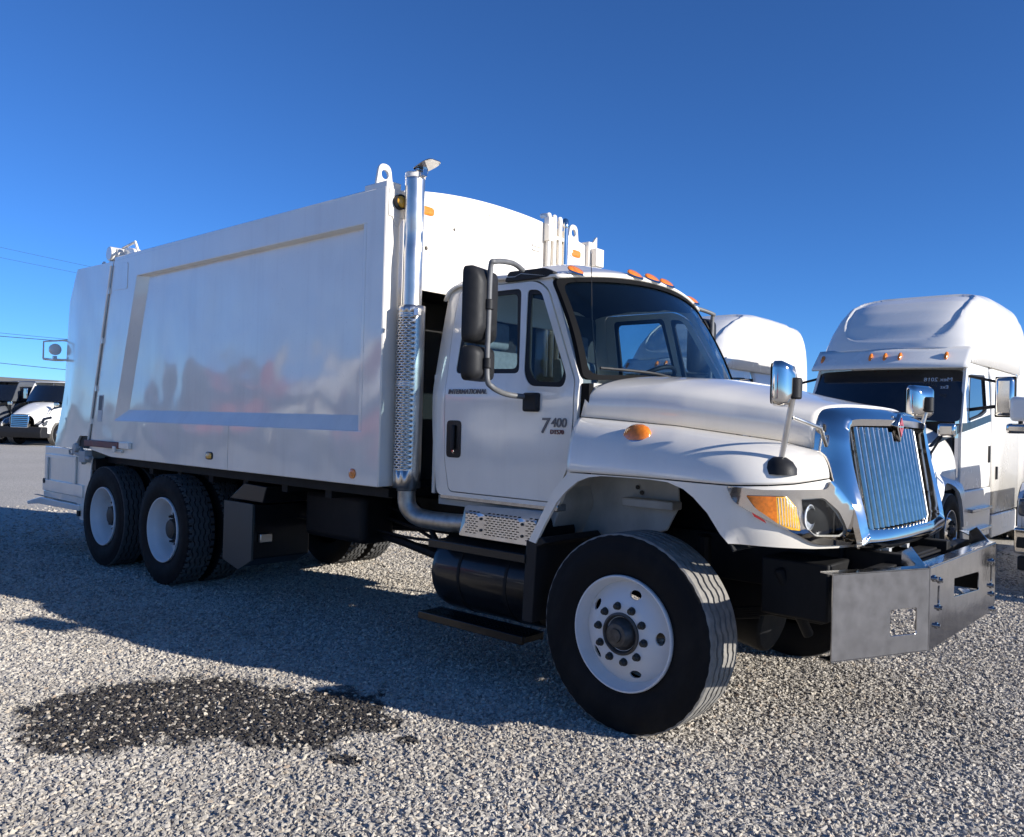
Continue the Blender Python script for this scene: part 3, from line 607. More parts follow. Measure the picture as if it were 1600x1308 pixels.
# --- fuel tank and steps
tank = MB().lathe([(0, -1.57), (.2, -1.568), (.25, -1.555), (.257, -1.53), (.262, -1.5), (.262, -.72), (.257, -.69), (.2, -.66), (0, -.655)], (0, -.86, .62), 0, 40).build('fuel_tank', 'black', T, smooth=50)
for x in (-1.3, -.9): MB().lathe([(.262, x-.012), (.265, x-.011), (.265, x+.011), (.262, x+.012)], (0, -.86, .62), 0, 40).build('strap', 'chassis', tank)
def step(name, x0, x1, z, y0, y1):
    b = part(name, T)
    MB().box(x0, x1, y0, y0+.025, z-.05, z).box(x0, x1, y1-.025, y1, z-.05, z).box(x0, x0+.02, y0+.026, y1-.026, z-.045, z-.004).box(x1-.02, x1, y0+.026, y1-.026, z-.045, z-.004).build('step_frame', 'black', b, bevel=.004)
    k = y0+.035
    while k < y1-.03: MB().box(x0+.022, x1-.022, k, k+.016, z-.02, z-.002).build('grip_bar', 'black', b); k += .032
step('cab_step', -1.50, -.68, .845, -1.20, -.92); step('cab_step', -1.60, -.70, .365, -1.18, -.98)
for x in (-1.45, -.74): MB().box(x, x+.05, -.62, -.58, .33, .84).build('step_hanger', 'black', T, bevel=.004)
def slots(u0, u1, v0, v1, nu, nv, w, h, stag=True):
    out = []
    for j in range(nv):
        for i in range(nu):
            cu = u0+(u1-u0)*(i+.5+(.25 if stag and j % 2 else -.25 if stag else 0))/nu; cv = v0+(v1-v0)*(j+.5)/nv
            out.append([(cu-w/2, cv-h/2), (cu+w/2, cv-h/2), (cu+w/2, cv+h/2), (cu-w/2, cv+h/2)])
    return out
hg = slots(-1.245, -1.14, .905, 1.05, 3, 10, .024, .006)+slots(-1.08, -.80, .905, 1.05, 8, 10, .024, .006)+slots(-.745, -.67, .905, 1.05, 2, 10, .024, .006)
g_ = panel(rnd([(-1.30, .885), (-.655, .885), (-.655, 1.085), (-1.30, 1.07)], .01), hg, lambda u, v: (u, -1.12+.10*max(0, (v-1.03)/.05)**1.5 if v > 1.03 else -1.12, v), (0, .004, 0), 5, grid=False)
guard = g_.build('heat_guard', 'steel', T, smooth=20)
for u in (-1.11, -.772):
    for z in (.935, 1.005): MB().lathe([(.009, 1.1205), (.009, 1.128), (0, 1.129)], (u, 0, z), 1, 10, sign=-1).build('bolt', 'nut', guard)
MB().box(-1.26, -.68, -1.10, -.7, .90, 1.05).build('muffler', 'chassis', guard, bevel=.04)

# --- exhaust stack
ex = part('exhaust_stack', T)
PX, PY = -1.885, -1.06
pipe = MB()
ring = []
for i in range(40):
    z = 1.12+(3.30-1.12)*i/39; dd = .012*math.exp(-((z-2.86)/.09)**2)
    ring.append([(PX+.066*cos(2*pi*k/32)-(dd if -.3 < cos(2*pi*k/32-5.4) and cos(2*pi*k/32-5.4) > .5 else 0), PY+.066*sin(2*pi*k/32)+(dd if cos(2*pi*k/32-5.4) > .5 else 0), z) for k in range(32)])
pipe.loft(ring, caps=False).build('pipe', 'steel', ex, smooth=60, solid=.004)
MB().lathe([(.067, 0), (.071, .003), (.071, .035), (.067, .038)], (PX, PY, 3.262), 2, 32).build('clamp_band', 'white', ex)
MB().tube(spline([(PX, PY, 1.13), (PX+.01, PY+.005, 1.02), (PX+.07, PY+.03, .955), (PX+.18, PY+.05, .935), (PX+.42, PY+.06, .935), (PX+.62, PY+.06, .95)], 6), .062, 24).build('elbow', 'rawpipe', ex, smooth=60)
RS = .094
def shield(u, v): a = -2.0+u/RS*.93; return (PX+RS*cos(a), PY+RS*sin(a), v)
us_ = sorted(set([round(-.30+.012*k, 4) for k in range(51)])); hs = MB()
nrow = 62; vs_ = [1.14]+[x for j in range(nrow) for x in (1.26+j*.0175, 1.26+j*.0175+.0075)]+[2.385]
for j in range(len(vs_)-1):
    slotrow = j % 2 == 1; ph = (j//2) % 2
    for i in range(50):
        k = i-17-(2 if ph else 0)
        if slotrow and 0 <= k < 20 and k % 4 < 3: continue
        hs.add([shield(us_[i], vs_[j]), shield(us_[i+1], vs_[j]), shield(us_[i+1], vs_[j+1]), shield(us_[i], vs_[j+1])], [(0, 1, 2, 3)])
heat = hs.build('heat_shield', 'steel', ex, smooth=60, solid=.003)
for z in (2.33, 1.85, 1.25): MB().lathe([(.067, -.02), (.0945, -.019), (.0945, .019), (.067, .02)], (PX, PY, z), 2, 32).build('shield_clamp', 'steel', ex)
MB().box(PX+.09, PX+.135, PY-.06, PY-.03, 2.31, 2.36).build('clamp_lug', 'steel', ex, bevel=.003)
cap = MB()
cm = Matrix.Translation((PX+.05, PY, 3.315)) @ Matrix.Rotation(radians(-13), 4, 'Y')
pp = plate(rnd([(-.02, -.06), (.10, -.07), (.16, -.055), (.16, .055), (.10, .07), (-.02, .06)], .03), [], 2, 0, .006)
cap.add([cm @ Vector(v) for v in pp.v], pp.f).tube([(PX+.066, PY-.05, 3.31), (PX+.066, PY+.05, 3.31)], .012, 10).box(PX+.05, PX+.10, PY-.02, PY+.02, 3.265, 3.33)
cap.build('rain_flap', 'alu', ex, smooth=30, bevel=.002)

# --- cab
def cab_y(z): return 1.0-.20*max(0, z-1.8)
cab = part('cab', T)
shell_out = rnd([(-1.66, 1.11), (-1.735, 1.6), (-1.757, 2.2), (-1.757, 2.50), (-1.70, 2.575), (-.90, 2.57), (-.80, 2.50), (-.475, 1.86), (-.482, 1.65), (-.495, 1.4), (-.61, 1.11)], [.05, .1, .1, .12, .05, .08, .03, .01, .05, .05, .05])
door_out = rnd([(-1.545, 1.135), (-1.585, 1.36), (-1.592, 1.68), (-1.60, 1.93), (-1.63, 2.28), (-1.615, 2.515), (-.93, 2.51), (-.82, 2.44), (-.505, 1.86), (-.505, 1.65), (-.515, 1.39), (-.63, 1.135)], [.04, .05, .1, .1, .1, .06, .1, .05, .04, .05, .05, .04])
def shrink(poly, d):
    cx = sum(p[0] for p in poly)/len(poly); cz = sum(p[1] for p in poly)/len(poly)
    return [(p[0]+math.copysign(min(abs(p[0]-cx), d), cx-p[0]), p[1]+math.copysign(min(abs(p[1]-cz), d), cz-p[1])) for p in poly]
win_m = rnd([(-1.52, 1.922), (-1.53, 2.465), (-1.05, 2.462), (-.955, 1.912)], .04)
win_v = rnd([(-.915, 1.905), (-.995, 2.45), (-.885, 2.44), (-.575, 1.885), (-.592, 1.822), (-.855, 1.832)], [.05, .03, .05, .05, .03, .05])
rail_in = .10
for s in (-1, 1):
    def side_fn(u, v, s=s, o=0):
        y = cab_y(v)-o-(max(0, v-2.47)/.11)**2*.05-(max(0, -1.62-u)/.14)**2*.035-.012*((v-1.5)/.4)**2*(v < 1.5)
        return (u, s*y, v)
    panel(shell_out, [door_out], side_fn, (0, -s*.03, 0), .07).build('cab_side', 'white', cab, smooth=40)
    dr = part('door', T)
    panel(shrink(door_out, .007), [win_m, win_v], lambda u, v: side_fn(u, v, o=-.003), (0, -s*.035, 0), .07).build('door_skin', 'white', dr, smooth=40)
    for nm, w in (('window', win_m), ('vent_window', win_v)):
        inner = [(p[0], p[1]) for p in shrink(w, .030)]
        wn_ = panel(w, [inner], lambda u, v: side_fn(u, v, o=.004), (0, -s*.02, 0), .1, grid=False).build(nm+'_seal', 'plastic', dr)
        panel(shrink(w, .024), [], lambda u, v: side_fn(u, v, o=.012), (0, -s*.004, 0), .1).build(nm, 'glass', dr, smooth=40)
    hb = panel(rect(-1.56, -1.425, 1.365, 1.61, .03), [], lambda u, v: side_fn(u, v, o=-.006), (0, -s*.012, 0), .05).build('door_handle', 'black', dr, smooth=30)
    MB().box(-1.505, -1.475, s*1.016-.008, s*1.016+.008, 1.42, 1.58).build('pull', 'plastic', dr, bevel=.006)
    MB().lathe([(.011, 1.006), (.011, 1.012), (0, 1.0125)], (-1.49, 0, 1.405), 1, 14, sign=s).build('lock', 'chrome', dr)
    MB().box(-1.63, -.62, *sorted((s*.985, s*.90)), 1.085, 1.128).build('sill', 'alu', cab, bevel=.005)
    if s < 0:
        text('lettering', 'INTERNATIONAL', .045, 'silver', dr, (-1.555, -1.0075, 1.785), (1, 0, 0), (0, 0, 1), .003, .0003, .2)
        text('lettering', '7', .130, 'silver', dr, (-.752, -1.0075, 1.550), (1, 0, 0), (0, 0, 1), .003, .001, .15)
        text('lettering', '400', .078, 'silver', dr, (-.668, -1.0075, 1.586), (1, 0, 0), (0, 0, 1), .003, .0008, .1)
        text('lettering', 'DT570', .036, 'rust', dr, (-.672, -1.0075, 1.545), (1, 0, 0), (0, 0, 1), .003, .0006, 0)
# roof
def wtop(y): return (-.62-.14*(y/.85)**2, y, 2.575-.07*(y/.85)**2)
def wbot(y): return (-.25-.21*(y/.95)**2, y, 1.895-.03*(y/.95)**2)
def roof_fn(u, v):
    y = lerp(-.872, .872, v); f = wtop(y); e = (abs(y)/.872)**3
    zc = interp(u, [(0, f[2]+.004), (.03, f[2]+.03), (.1, f[2]+.055), (.3, 2.685-.02*e), (.6, 2.685), (.9, 2.66), (.97, 2.63), (1, 2.57)])
    z = zc-(.105*abs(y/.872)**3.2+.03*(y/.872)**2)*interp(u, [(0, 0), (.1, .3), (.35, 1), (1, 1)])
    x = lerp(f[0]+.012, -1.757, u); return (x, y, z)
MB().grid(roof_fn, 40, 36).build('roof', 'white', cab, smooth=50, solid=.02)
MB().grid(lambda u, v: Vector(roof_fn(.05+.93*u, .04+.92*v))-Vector((0, 0, .05)), 16, 16).build('headliner', 'interior', cab, smooth=50)
MB().box(-1.712, -1.70, -.95, .95, 1.11, 1.92).box(-1.712, -1.70, -.83, -.5, 1.921, 2.5).box(-1.712, -1.70, .5, .83, 1.921, 2.5).build('back_trim', 'interior', cab)
MB().box(-1.735, -1.73, -.498, .498, 1.922, 2.348).build('rear_window', 'glass', cab)
MB().box(-1.745, -1.715, -.96, .96, 1.11, 1.92).box(-1.745, -1.715, -.84, -.5, 1.921, 2.53).box(-1.745, -1.715, .5, .84, 1.921, 2.53).box(-1.745, -1.715, -.499, .499, 2.35, 2.6).build('back_wall', 'white', cab, bevel=.006)
MB().box(-1.70, -.75, -.93, .93, 1.04, 1.10).build('floor', 'cream', cab)
MB().box(-.56, -.44, -.9, .9, 1.40, 1.85).prism([(-.76, 1.045), (-.56, 1.40), (-.56, 1.46), (-.80, 1.08)], 1, -.9, .9).build('firewall', 'cream', cab)
for y in (-.72, -.2, 0, .2, .72):
    f = wtop(y); lp = part('roof_light', T); c = Vector((f[0]-.012, y, f[2]+.042))
    for nm, k, m, zo in (('lens', 1, 'amber', 0),):
        rg = []
        for (q, h) in ((1.0, -.012), (1.0, .004), (.85, .016), (.5, .026), (.15, .029)):
            rg.append([(c.x+.032*q*cos(2*pi*i/24)-.5*h, c.y+.075*q*sin(2*pi*i/24), c.z+h+.032*q*cos(2*pi*i/24)*-.6) for i in range(24)])
        MB().loft(rg).build(nm, m, lp, smooth=60)
    rg = [[(c.x+.036*cos(2*pi*i/24)*q-.5*h, c.y+.082*sin(2*pi*i/24)*q, c.z+h+.036*q*cos(2*pi*i/24)*-.6) for i in range(24)] for q, h in ((1, -.014), (1, -.002), (.94, 0))]
    MB().loft(rg).build('bezel', 'chrome', lp)
# windscreen
def ws(u, v, o=0):
    a = Vector(wbot(.97*u)); b = Vector(wtop(.89*u)); p = a.lerp(b, v); p.x += .03*sin(pi*v)-o; return p
ws_o = rnd([(-1, 0), (1, 0), (1, 1), (-1, 1)], .07)
def insets(du, dv0, dv1, r): return rnd([(-1+du, dv0), (1-du, dv0), (1-du, 1-dv1), (-1+du, 1-dv1)], r)
panel(ws_o, [insets(.042, .045, .05, .09)], lambda u, v: ws(u, v, -.006), (-.03, 0, 0), .06).build('windscreen_seal', 'sealrub', cab, smooth=40)
panel(insets(.035, .04, .04, .08), [], lambda u, v: ws(u, v, .004), (-.006, 0, 0), .07).build('windscreen', 'wsglass', T, smooth=50)
for s in (-1, 1): MB().tube(spline([ws(s*.35, .035, -.02), ws(s*.55, .07, -.03), ws(s*.9, .11, -.03)], 4), .009, 6).build('wiper', 'plastic', T)
MB().tube([(-.56, -.70, 1.87), (-.60, -.72, 2.26), (-.615, -.725, 2.66)], [.005, .004, .002], 6).build('antenna', 'plastic', T)
# cab interior
MB().prism(rnd([(-.98, 1.42), (-.95, 1.70), (-.80, 1.80), (-.47, 1.845), (-.45, 1.42)], .05), 1, -.88, .88).build('dashboard', 'interior', cab, smooth=40)
for y in (-.48, .48):
    st = part('seat', T)
    MB().box(-1.6, -1.1, y-.25, y+.25, 1.25, 1.5).build('cushion', 'seat', st, bevel=.06, seg=3)
    MB().prism(rnd([(-1.66, 1.45), (-1.5, 1.45), (-1.6, 2.12), (-1.68, 2.12)], .05), 1, y-.24, y+.24).build('backrest', 'seat', st, bevel=.04, seg=3)
    MB().box(-1.69, -1.6, y-.13, y+.13, 2.13, 2.32).build('headrest', 'seat', st, bevel=.03, seg=3)
sw = part('steering_wheel', T)
cen = Vector((-.95, .48, 1.925)); axs = Vector((-.55, 0, .83)).normalized(); e1 = Vector((0, 1, 0)); e2 = axs.cross(e1)
MB().tube([cen+.22*(cos(2*pi*k/40)*e1+sin(2*pi*k/40)*e2) for k in range(41)], .017, 10).build('wheel_rim', 'plastic', sw, smooth=60)
MB().tube([cen-.2*e1, cen, cen+.2*e1], .014, 8).tube([cen, cen-axs*.3], .03, 10).tube([cen-.03*axs, cen+.03*axs], .06, 14).build('column', 'plastic', sw)
# --- hood and fenders
CR = [(-.458, .99, 1.651), (.114, .885, 1.614), (.416, .81, 1.578), (.635, .765, 1.553), (.797, .72, 1.515)]
def crease(t):
    x = lerp(-.458, .797, t); return Vector((x, interp(x, [(a, b) for a, b, c in CR]), interp(x, [(a, c) for a, b, c in CR])))
ZC = [(-.3, 1.905), (.06, 1.885), (.30, 1.845), (.47, 1.806), (.68, 1.765), (.87, 1.735)]
def hood_fn(s):
    def fn(t, v):
        k = crease(t); y = k.y*v; x = lerp(lerp(-.25, .85, t), k.x, v**2); zc = interp(lerp(-.3, .87, t), ZC); n = lerp(3.3, 5.5, t)
        z = k.z+(zc-k.z)*max(0, 1-min(1, v)**n)**(1/n)+.012*cos(v*pi/2); return (x, s*y, z)
    return fn
PLAN = [(-.8, -1.2), (.45, -1.2), (.62, -1.18), (.77, -1.10), (.88, -.97), (.96, -.80), (1.005, -.62), (1.02, -.44)]
SEG = [-.8]
for a, b in zip(PLAN, PLAN[1:]): SEG.append(SEG[-1]+sqrt((b[0]-a[0])**2+(b[1]-a[1])**2))
PS = spline([(p[0], p[1], 0) for p in PLAN[1:]], 6)
PSS = [SEG[1]]
for a, b in zip(PS, PS[1:]): PSS.append(PSS[-1]+(b-a).length)
def plan(s_):
    if s_ <= SEG[1]: return (s_, -1.2)
    k = SEG[1]+(s_-SEG[1])*(PSS[-1]-PSS[0])/(SEG[-1]-SEG[1])
    return interp(k, [(a, p.x) for a, p in zip(PSS, PS)]), interp(k, [(a, p.y) for a, p in zip(PSS, PS)])
LIP = [(-.378, 1.344), (.1, 1.346), (.574, 1.338), (.75, 1.345), (.884, 1.356), (1.072, 1.382)]
def fender_fn(sg):
    def fn(t, v):
        k = crease(t); sl_ = lerp(-.385, 1.075, t); px, py = plan(sl_); z = interp(sl_, LIP)
        h = sin(pi/2*v); g = cos(pi/2*v)
        flare = .0*sin(pi*v)*sin(pi*min(1, t*1.2))
        return (lerp(k.x, px, h), sg*(lerp(k.y+.004, -py, h)), z+(k.z-.009-z)*g)
    return fn
for s in (-1, 1): MB().box(-.56, -.42, *sorted((s*.93, s*.972)), 1.30, 1.845).build('cowl_seal', 'sealrub', T)
hood = part('hood', T)
hm = MB()
for s in (-1, 1): hm.grid(hood_fn(s), 44, 34)
hm.build('hood_top', 'white', hood, smooth=60, solid=.012)
for s in (-1, 1):
    MB().grid(fender_fn(s), 60, 26).build('fender_top', 'white', hood, smooth=60, solid=.012)
    low = [(-.652, .93), (-.567, 1.082), (-.477, 1.239), (-.378, 1.337), (.1, 1.339), (.574, 1.331), (.75, 1.338), (.884, 1.349), (1.072, 1.375), (1.297, 1.181), (1.345, 1.046), (1.34, 1.034), (1.03, 1.04), (.797, 1.05), (.585, 1.057), (.544, 1.098), (.475, 1.194), (.40, 1.262), (.343, 1.299), (.25, 1.328), (.143, 1.334), (0, 1.3345), (-.154, 1.333), (-.24, 1.32), (-.311, 1.294), (-.39, 1.235), (-.455, 1.167), (-.54, 1.03), (-.60, .921)]
    def wallfn(u, v, s=s, o=0):
        px, py = plan(u); a = plan(u+.01); d = Vector((a[0]-px, a[1]-py, 0)).normalized(); nx, ny = d.y, -d.x
        tuck = .035*max(0, (1.2-v)/.15)**2 if u > .6 else 0
        return (px+nx*(o-tuck), -s*(py+ny*(o-tuck)) if s > 0 else py+ny*(o-tuck), v)
    LOWP = (low, wallfn)
    bez = rnd([(.573, 1.332), (.73, 1.322), (.885, 1.326), (1.056, 1.330), (1.078, 1.372), (1.297, 1.181), (1.339, 1.05), (1.029, 1.060), (.794, 1.163), (.662, 1.228), (.605, 1.262)], [.015, .02, .02, .02, .01, .05, .02, .06, .03, .03, .02])
    amb = rnd([(.66, 1.295), (.838, 1.297), (.887, 1.248), (.922, 1.132), (.868, 1.136), (.706, 1.232)], [.015, .02, .02, .015, .02, .02])
    hd = rnd([(.906, 1.283), (1.034, 1.290), (1.131, 1.225), (1.213, 1.12), (1.18, 1.099), (.993, 1.105), (.928, 1.155)], .02)
    panel(low, [shrink(hd, -.006)], wallfn, (0, -s*.02, 0), .05).build('fender_side', 'white', hood, smooth=45)
    lampo = part('headlight', T)
    panel(bez, [amb, hd], lambda u, v: wallfn(u, v, o=.016), (0, -s*.02, 0), .045).build('chrome_bezel', 'chrome', lampo, smooth=45)
    tl = lambda u, v: wallfn(u, v, o=.014+.012*sin(pi*max(0, min(1, (u-.66)/.26))))
    panel([(.665, 1.292), (.79, 1.293), (.80, 1.17), (.708, 1.233)], [], tl, (0, -s*.015, 0), .03).build('turn_lens', 'amber', lampo, smooth=50)
    panel([(.7905, 1.293), (.837, 1.294), (.885, 1.246), (.919, 1.134), (.868, 1.139), (.8005, 1.169)], [], tl, (0, -s*.014, 0), .03).build('ribbed_lens', 'yellow', lampo, smooth=50)
    for k in range(9):
        u = .80+k*.013; MB().tube([Vector(tl(u, min(1.288, 1.292-(max(0, u-.837))*1.0))), Vector(tl(u+.012, 1.165-k*.003))], .0022, 6).build('lens_rib', 'lamp', lampo)
    panel(shrink(hd, -.004), [], lambda u, v: wallfn(u, v, o=-.03-.03*((u-1.05)/.15)**2), (-.005, 0, 0), .04).build('lamp_housing', 'plastic', lampo, smooth=50)
    c0 = Vector(wallfn(.968, 1.195, o=-.026)); MB().lathe([(0, .0), (.03, .003), (.052, .014), (.062, .026), (.055, .028)], c0+Vector((-.004, 0, 0)), 0, 28).build('lamp_reflector', 'lamp', lampo, smooth=50)
    panel(shrink(hd, .001), [], lambda u, v: wallfn(u, v, o=.006+.008*sin(pi*max(0, min(1, (u-.9)/.31)))), (-.003, 0, 0), .04).build('lens', 'lens', lampo, smooth=50)
    MB().add([wallfn(u, v, o=.019) for u, v in ((.69, 1.215), (.745, 1.182), (.755, 1.166), (.70, 1.196))], [(0, 1, 2, 3)]).build('red_reflector', 'redlens', lampo)
    mk = part('fender_marker', T); c = Vector((-.005, s*1.095, 1.540))
    def dome(q, h): return [(c.x+.085*q*cos(2*pi*i/28), c.y+.045*q*sin(2*pi*i/28), c.z+h-.5*.045*q*sin(2*pi*i/28)*s) for i in range(28)]
    MB().loft([dome(1, .008), dome(.97, .03), dome(.8, .052), dome(.5, .066), dome(.12, .071)]).build('lens', 'amber', mk, smooth=60)
    MB().loft([dome(1.06, -.02), dome(1.06, .008), dome(1.0, .012)]).build('base', 'chrome', mk)
    # wheel well
    ia = [(-.62, .93), (-.455, 1.167), (-.311, 1.294), (-.154, 1.33), (.143, 1.335)]
    MB().prism([(-.98, .90), (-.98, 1.36), (-.05, 1.44), (-.02, 1.15), (-.10, 1.0), (-.45, .90)], 1, s*.60-.01, s*.60+.01).prism(rnd([(-.95, .9), (-.72, .9), (-.62, 1.12), (-.70, 1.33), (-.95, 1.33)], .05), 1, *sorted((s*.61, s*.95))).prism([(-.45, 1.33), (.02, 1.36), (.02, 1.42), (-.45, 1.40)], 1, *sorted((s*.61, s*1.1))).box(-.35, .0, *sorted((s*.611, s*.72)), 1.13, 1.18).build('inner_fender', 'cream', T, bevel=.02, seg=3)
    for hx, hz in ((-.8, 1.22), (-.70, 1.02), (-.3, 1.24), (-.27, 1.21)): MB().lathe([(.014, .62), (.014, .6235), (0, .6236)], (hx, 0, hz), 1, 10, sign=s).build('plug', 'black', T)
    sg_ = [(.10, 1.36), (.25, 1.345), (.37, 1.30), (.48, 1.21), (.56, 1.10), (.60, 1.03)]
    MB().loft([[(x, s*1.17, z-.012), (x, s*.62, z-.012), (x+.006, s*.62, z-.004), (x+.006, s*1.17, z-.004)] for x, z in [tuple(p)[:2] for p in spline([(a, b, 0) for a, b in sg_], 6)]]).build('splash_guard', 'plastic', T, smooth=60)
    MB().prism([(-.70, .46), (-.62, .46), (-.60, .9), (-.53, .93), (-.56, .96), (-.68, .93)], 1, *sorted((s*1.19, s*.65))).build('mud_flap', 'plastic', T, bevel=.006)
# --- grille
def half(pts, n=5): return spline(pts, n)
LB = [(.845, 0, 1.742), (.83, -.35, 1.740), (.79, -.58, 1.728), (.757, -.675, 1.70), (.765, -.708, 1.62), (.79, -.722, 1.51), (.88, -.735, 1.37), (.975, -.72, 1.22), (1.01, -.70, 1.08), (1.02, -.66, 1.03), (1.06, -.30, 1.015), (1.065, 0, 1.015)]
LF = [(.965, 0, 1.700), (.955, -.35, 1.697), (.930, -.59, 1.688), (.918, -.66, 1.655), (.93, -.685, 1.58), (.945, -.69, 1.50), (.98, -.69, 1.36), (1.02, -.685, 1.22), (1.045, -.675, 1.10), (1.06, -.645, 1.06), (1.10, -.30, 1.05), (1.105, 0, 1.05)]
LO = [(.975, 0, 1.645), (.965, -.35, 1.640), (.945, -.57, 1.636), (.938, -.615, 1.622), (.943, -.63, 1.58), (.955, -.633, 1.50), (.985, -.633, 1.36), (1.02, -.628, 1.22), (1.035, -.622, 1.15), (1.045, -.59, 1.125), (1.085, -.30, 1.115), (1.09, 0, 1.113)]
LI = [(x-.10, y, z) for x, y, z in LO]
gr = part('grille', T)
rg = []
for Lp in (LB, LF, LO, LI):
    h_ = half(Lp, 5); rg.append([tuple(p) for p in h_]+[(p.x, -p.y, p.z) for p in reversed(h_[1:-1])])
mid1 = [tuple(Vector(p).lerp(Vector(q), .55)+Vector((.008, math.copysign(.014, p[1]) if abs(p[1]) > .3 else 0, .012 if p[2] > 1.5 else 0))) for p, q in zip(rg[0], rg[1])]
mid2 = [tuple(Vector(p).lerp(Vector(q), .4)+Vector((.014, 0, 0))) for p, q in zip(rg[1], rg[2])]
MB().loft([rg[0], mid1, rg[1], mid2, rg[2], rg[3]], caps=False).build('surround', 'chrome', gr, smooth=50)
MB().box(.80, .83, -.62, .62, 1.08, 1.66).build('radiator', 'chassis', gr)
def gx(y, z): return interp(z, [(1.12, 1.035), (1.64, .94)])+.035*(1-(abs(y)/.63)**2)
for k in range(14):
    y = -.505+k*.0665
    prof_ = [(-.014, -.07), (-.0155, -.012), (-.013, .0), (-.007, .008), (0, .011), (.007, .008), (.013, .0), (.0155, -.012), (.014, -.07)]
    zt = 1.632-.05*max(0, 1-abs(y)/.07)
    MB().loft([[(gx(y, z)-.03+b, y+a, z) for a, b in prof_] for z in (1.12, 1.3, 1.5, zt)]).build('grille_bar', 'chromebar', gr, smooth=50)
for y in (-.59, .47, .58): MB().tube([(gx(y, 1.12)-.06, y, 1.12), (gx(y, 1.63)-.06, y, 1.63)], .008, 8).build('support_rod', 'steel', gr)
for z in (1.25, 1.5): MB().box(gx(0, z)-.10, gx(0, z)-.085, -.61, .61, z-.012, z+.012).build('cross_bar', 'chassis', gr)
em = part('emblem', T)
MB().prism([(0, 1.715), (-.055, 1.645), (0, 1.555), (.055, 1.645)], 0, .97, .995).build('diamond', 'chrome', em, bevel=.006)
MB().prism([(0, 1.692), (-.036, 1.645), (-.012, 1.645), (0, 1.66), (.012, 1.645), (.036, 1.645)], 0, .9955, .998).prism([(-.036, 1.637), (0, 1.585), (.036, 1.637), (.012, 1.637), (0, 1.622), (-.012, 1.637)], 0, .9955, .998).build('inlay', 'redlens', em)
MB().prism([(-.075, 1.70), (0, 1.56), (.075, 1.70), (.05, 1.70), (0, 1.60), (-.05, 1.70)], 0, .955, .975).build('emblem_mount', 'chrome', em, bevel=.004)
MB().box(.86, .98, -.35, .35, .98, 1.04).tube([(1.0, -.28, 1.0), (1.04, -.28, 1.0)], .022, 12).tube([(1.0, .02, 1.0), (1.04, .02, 1.0)], .022, 12).build('tow_pin', 'lamp', T)
# --- bumper
bp_ = part('bumper', T)
Z0, Z1 = .60, .985
cp = plate(rect(-.655, .655, Z0, Z1), [rnd([(-.235, .795), (.27, .765), (.272, .862), (-.238, .885)], .01), rect(-.53, -.495, .80, .885, .012), rect(.535, .57, .775, .87, .012)], 0, 1.335, 1.327)
cp.build('centre_panel', 'alu', bp_, smooth=0, bevel=.002)
for s in (-1, 1):
    a, b = Vector((1.332, s*.657, 0)), Vector((1.091, s*1.2, 0)); L_ = (b-a).length; d_ = (b-a).normalized()
    def wf(u, v, a=a, d_=d_): return (a.x+d_.x*u, a.y+d_.y*u, v)
    hole = [rect(.078, .245, .688, .806, .012)] if s < 0 else [rect(.078, .245, .688, .806, .012)]
    panel(rect(0, L_, Z0, Z1), hole, wf, (-.008, -s*.003, 0), 5, grid=False).build('wing_panel', 'alu', bp_, smooth=0, bevel=.002)
    for z in (Z0, Z1-.006): MB().add([wf(0, z), wf(L_, z), (wf(L_, z)[0]-.07, wf(L_, z)[1]-s*.03, z), (wf(0, z)[0]-.07, wf(0, z)[1], z), wf(0, z+.006), wf(L_, z+.006), (wf(L_, z)[0]-.07, wf(L_, z)[1]-s*.03, z+.006), (wf(0, z)[0]-.07, wf(0, z)[1], z+.006)], [(0, 1, 2, 3), (4, 7, 6, 5), (0, 4, 5, 1), (1, 5, 6, 2), (2, 6, 7, 3), (3, 7, 4, 0)]).build('flange', 'alu', bp_, smooth=0)
    MB().prism([(1.20, .97), (1.32, .97), (1.24, 1.07), (1.20, 1.04)], 1, s*.63-.004, s*.63+.004).build('corner_tab', 'alu', bp_, smooth=0)
MB().box(1.265, 1.334, -.655, .655, Z1+.0005, Z1+.006).build('flange', 'alu', bp_, smooth=0)
for y, z in ((-.51, .91), (-.51, .78), (-.54, .70), (.55, .89), (.55, .75), (.57, .70), (.6, .61), (-.6, .93)): MB().lathe([(.016, .0), (.016, .006), (.010, .008), (.010, .018), (0, .019)], (1.335, y, z), 0, 12).build('bolt', 'alu', bp_)
MB().box(.98, 1.32, -.43, -.36, .75, .93).box(.98, 1.32, .36, .43, .75, .93).box(1.0, 1.3, -.3, .3, .9, .93).box(1.05, 1.12, -1.0, 1.0, .86, .95).build('bumper_mount', 'chassis', bp_, bevel=.006)
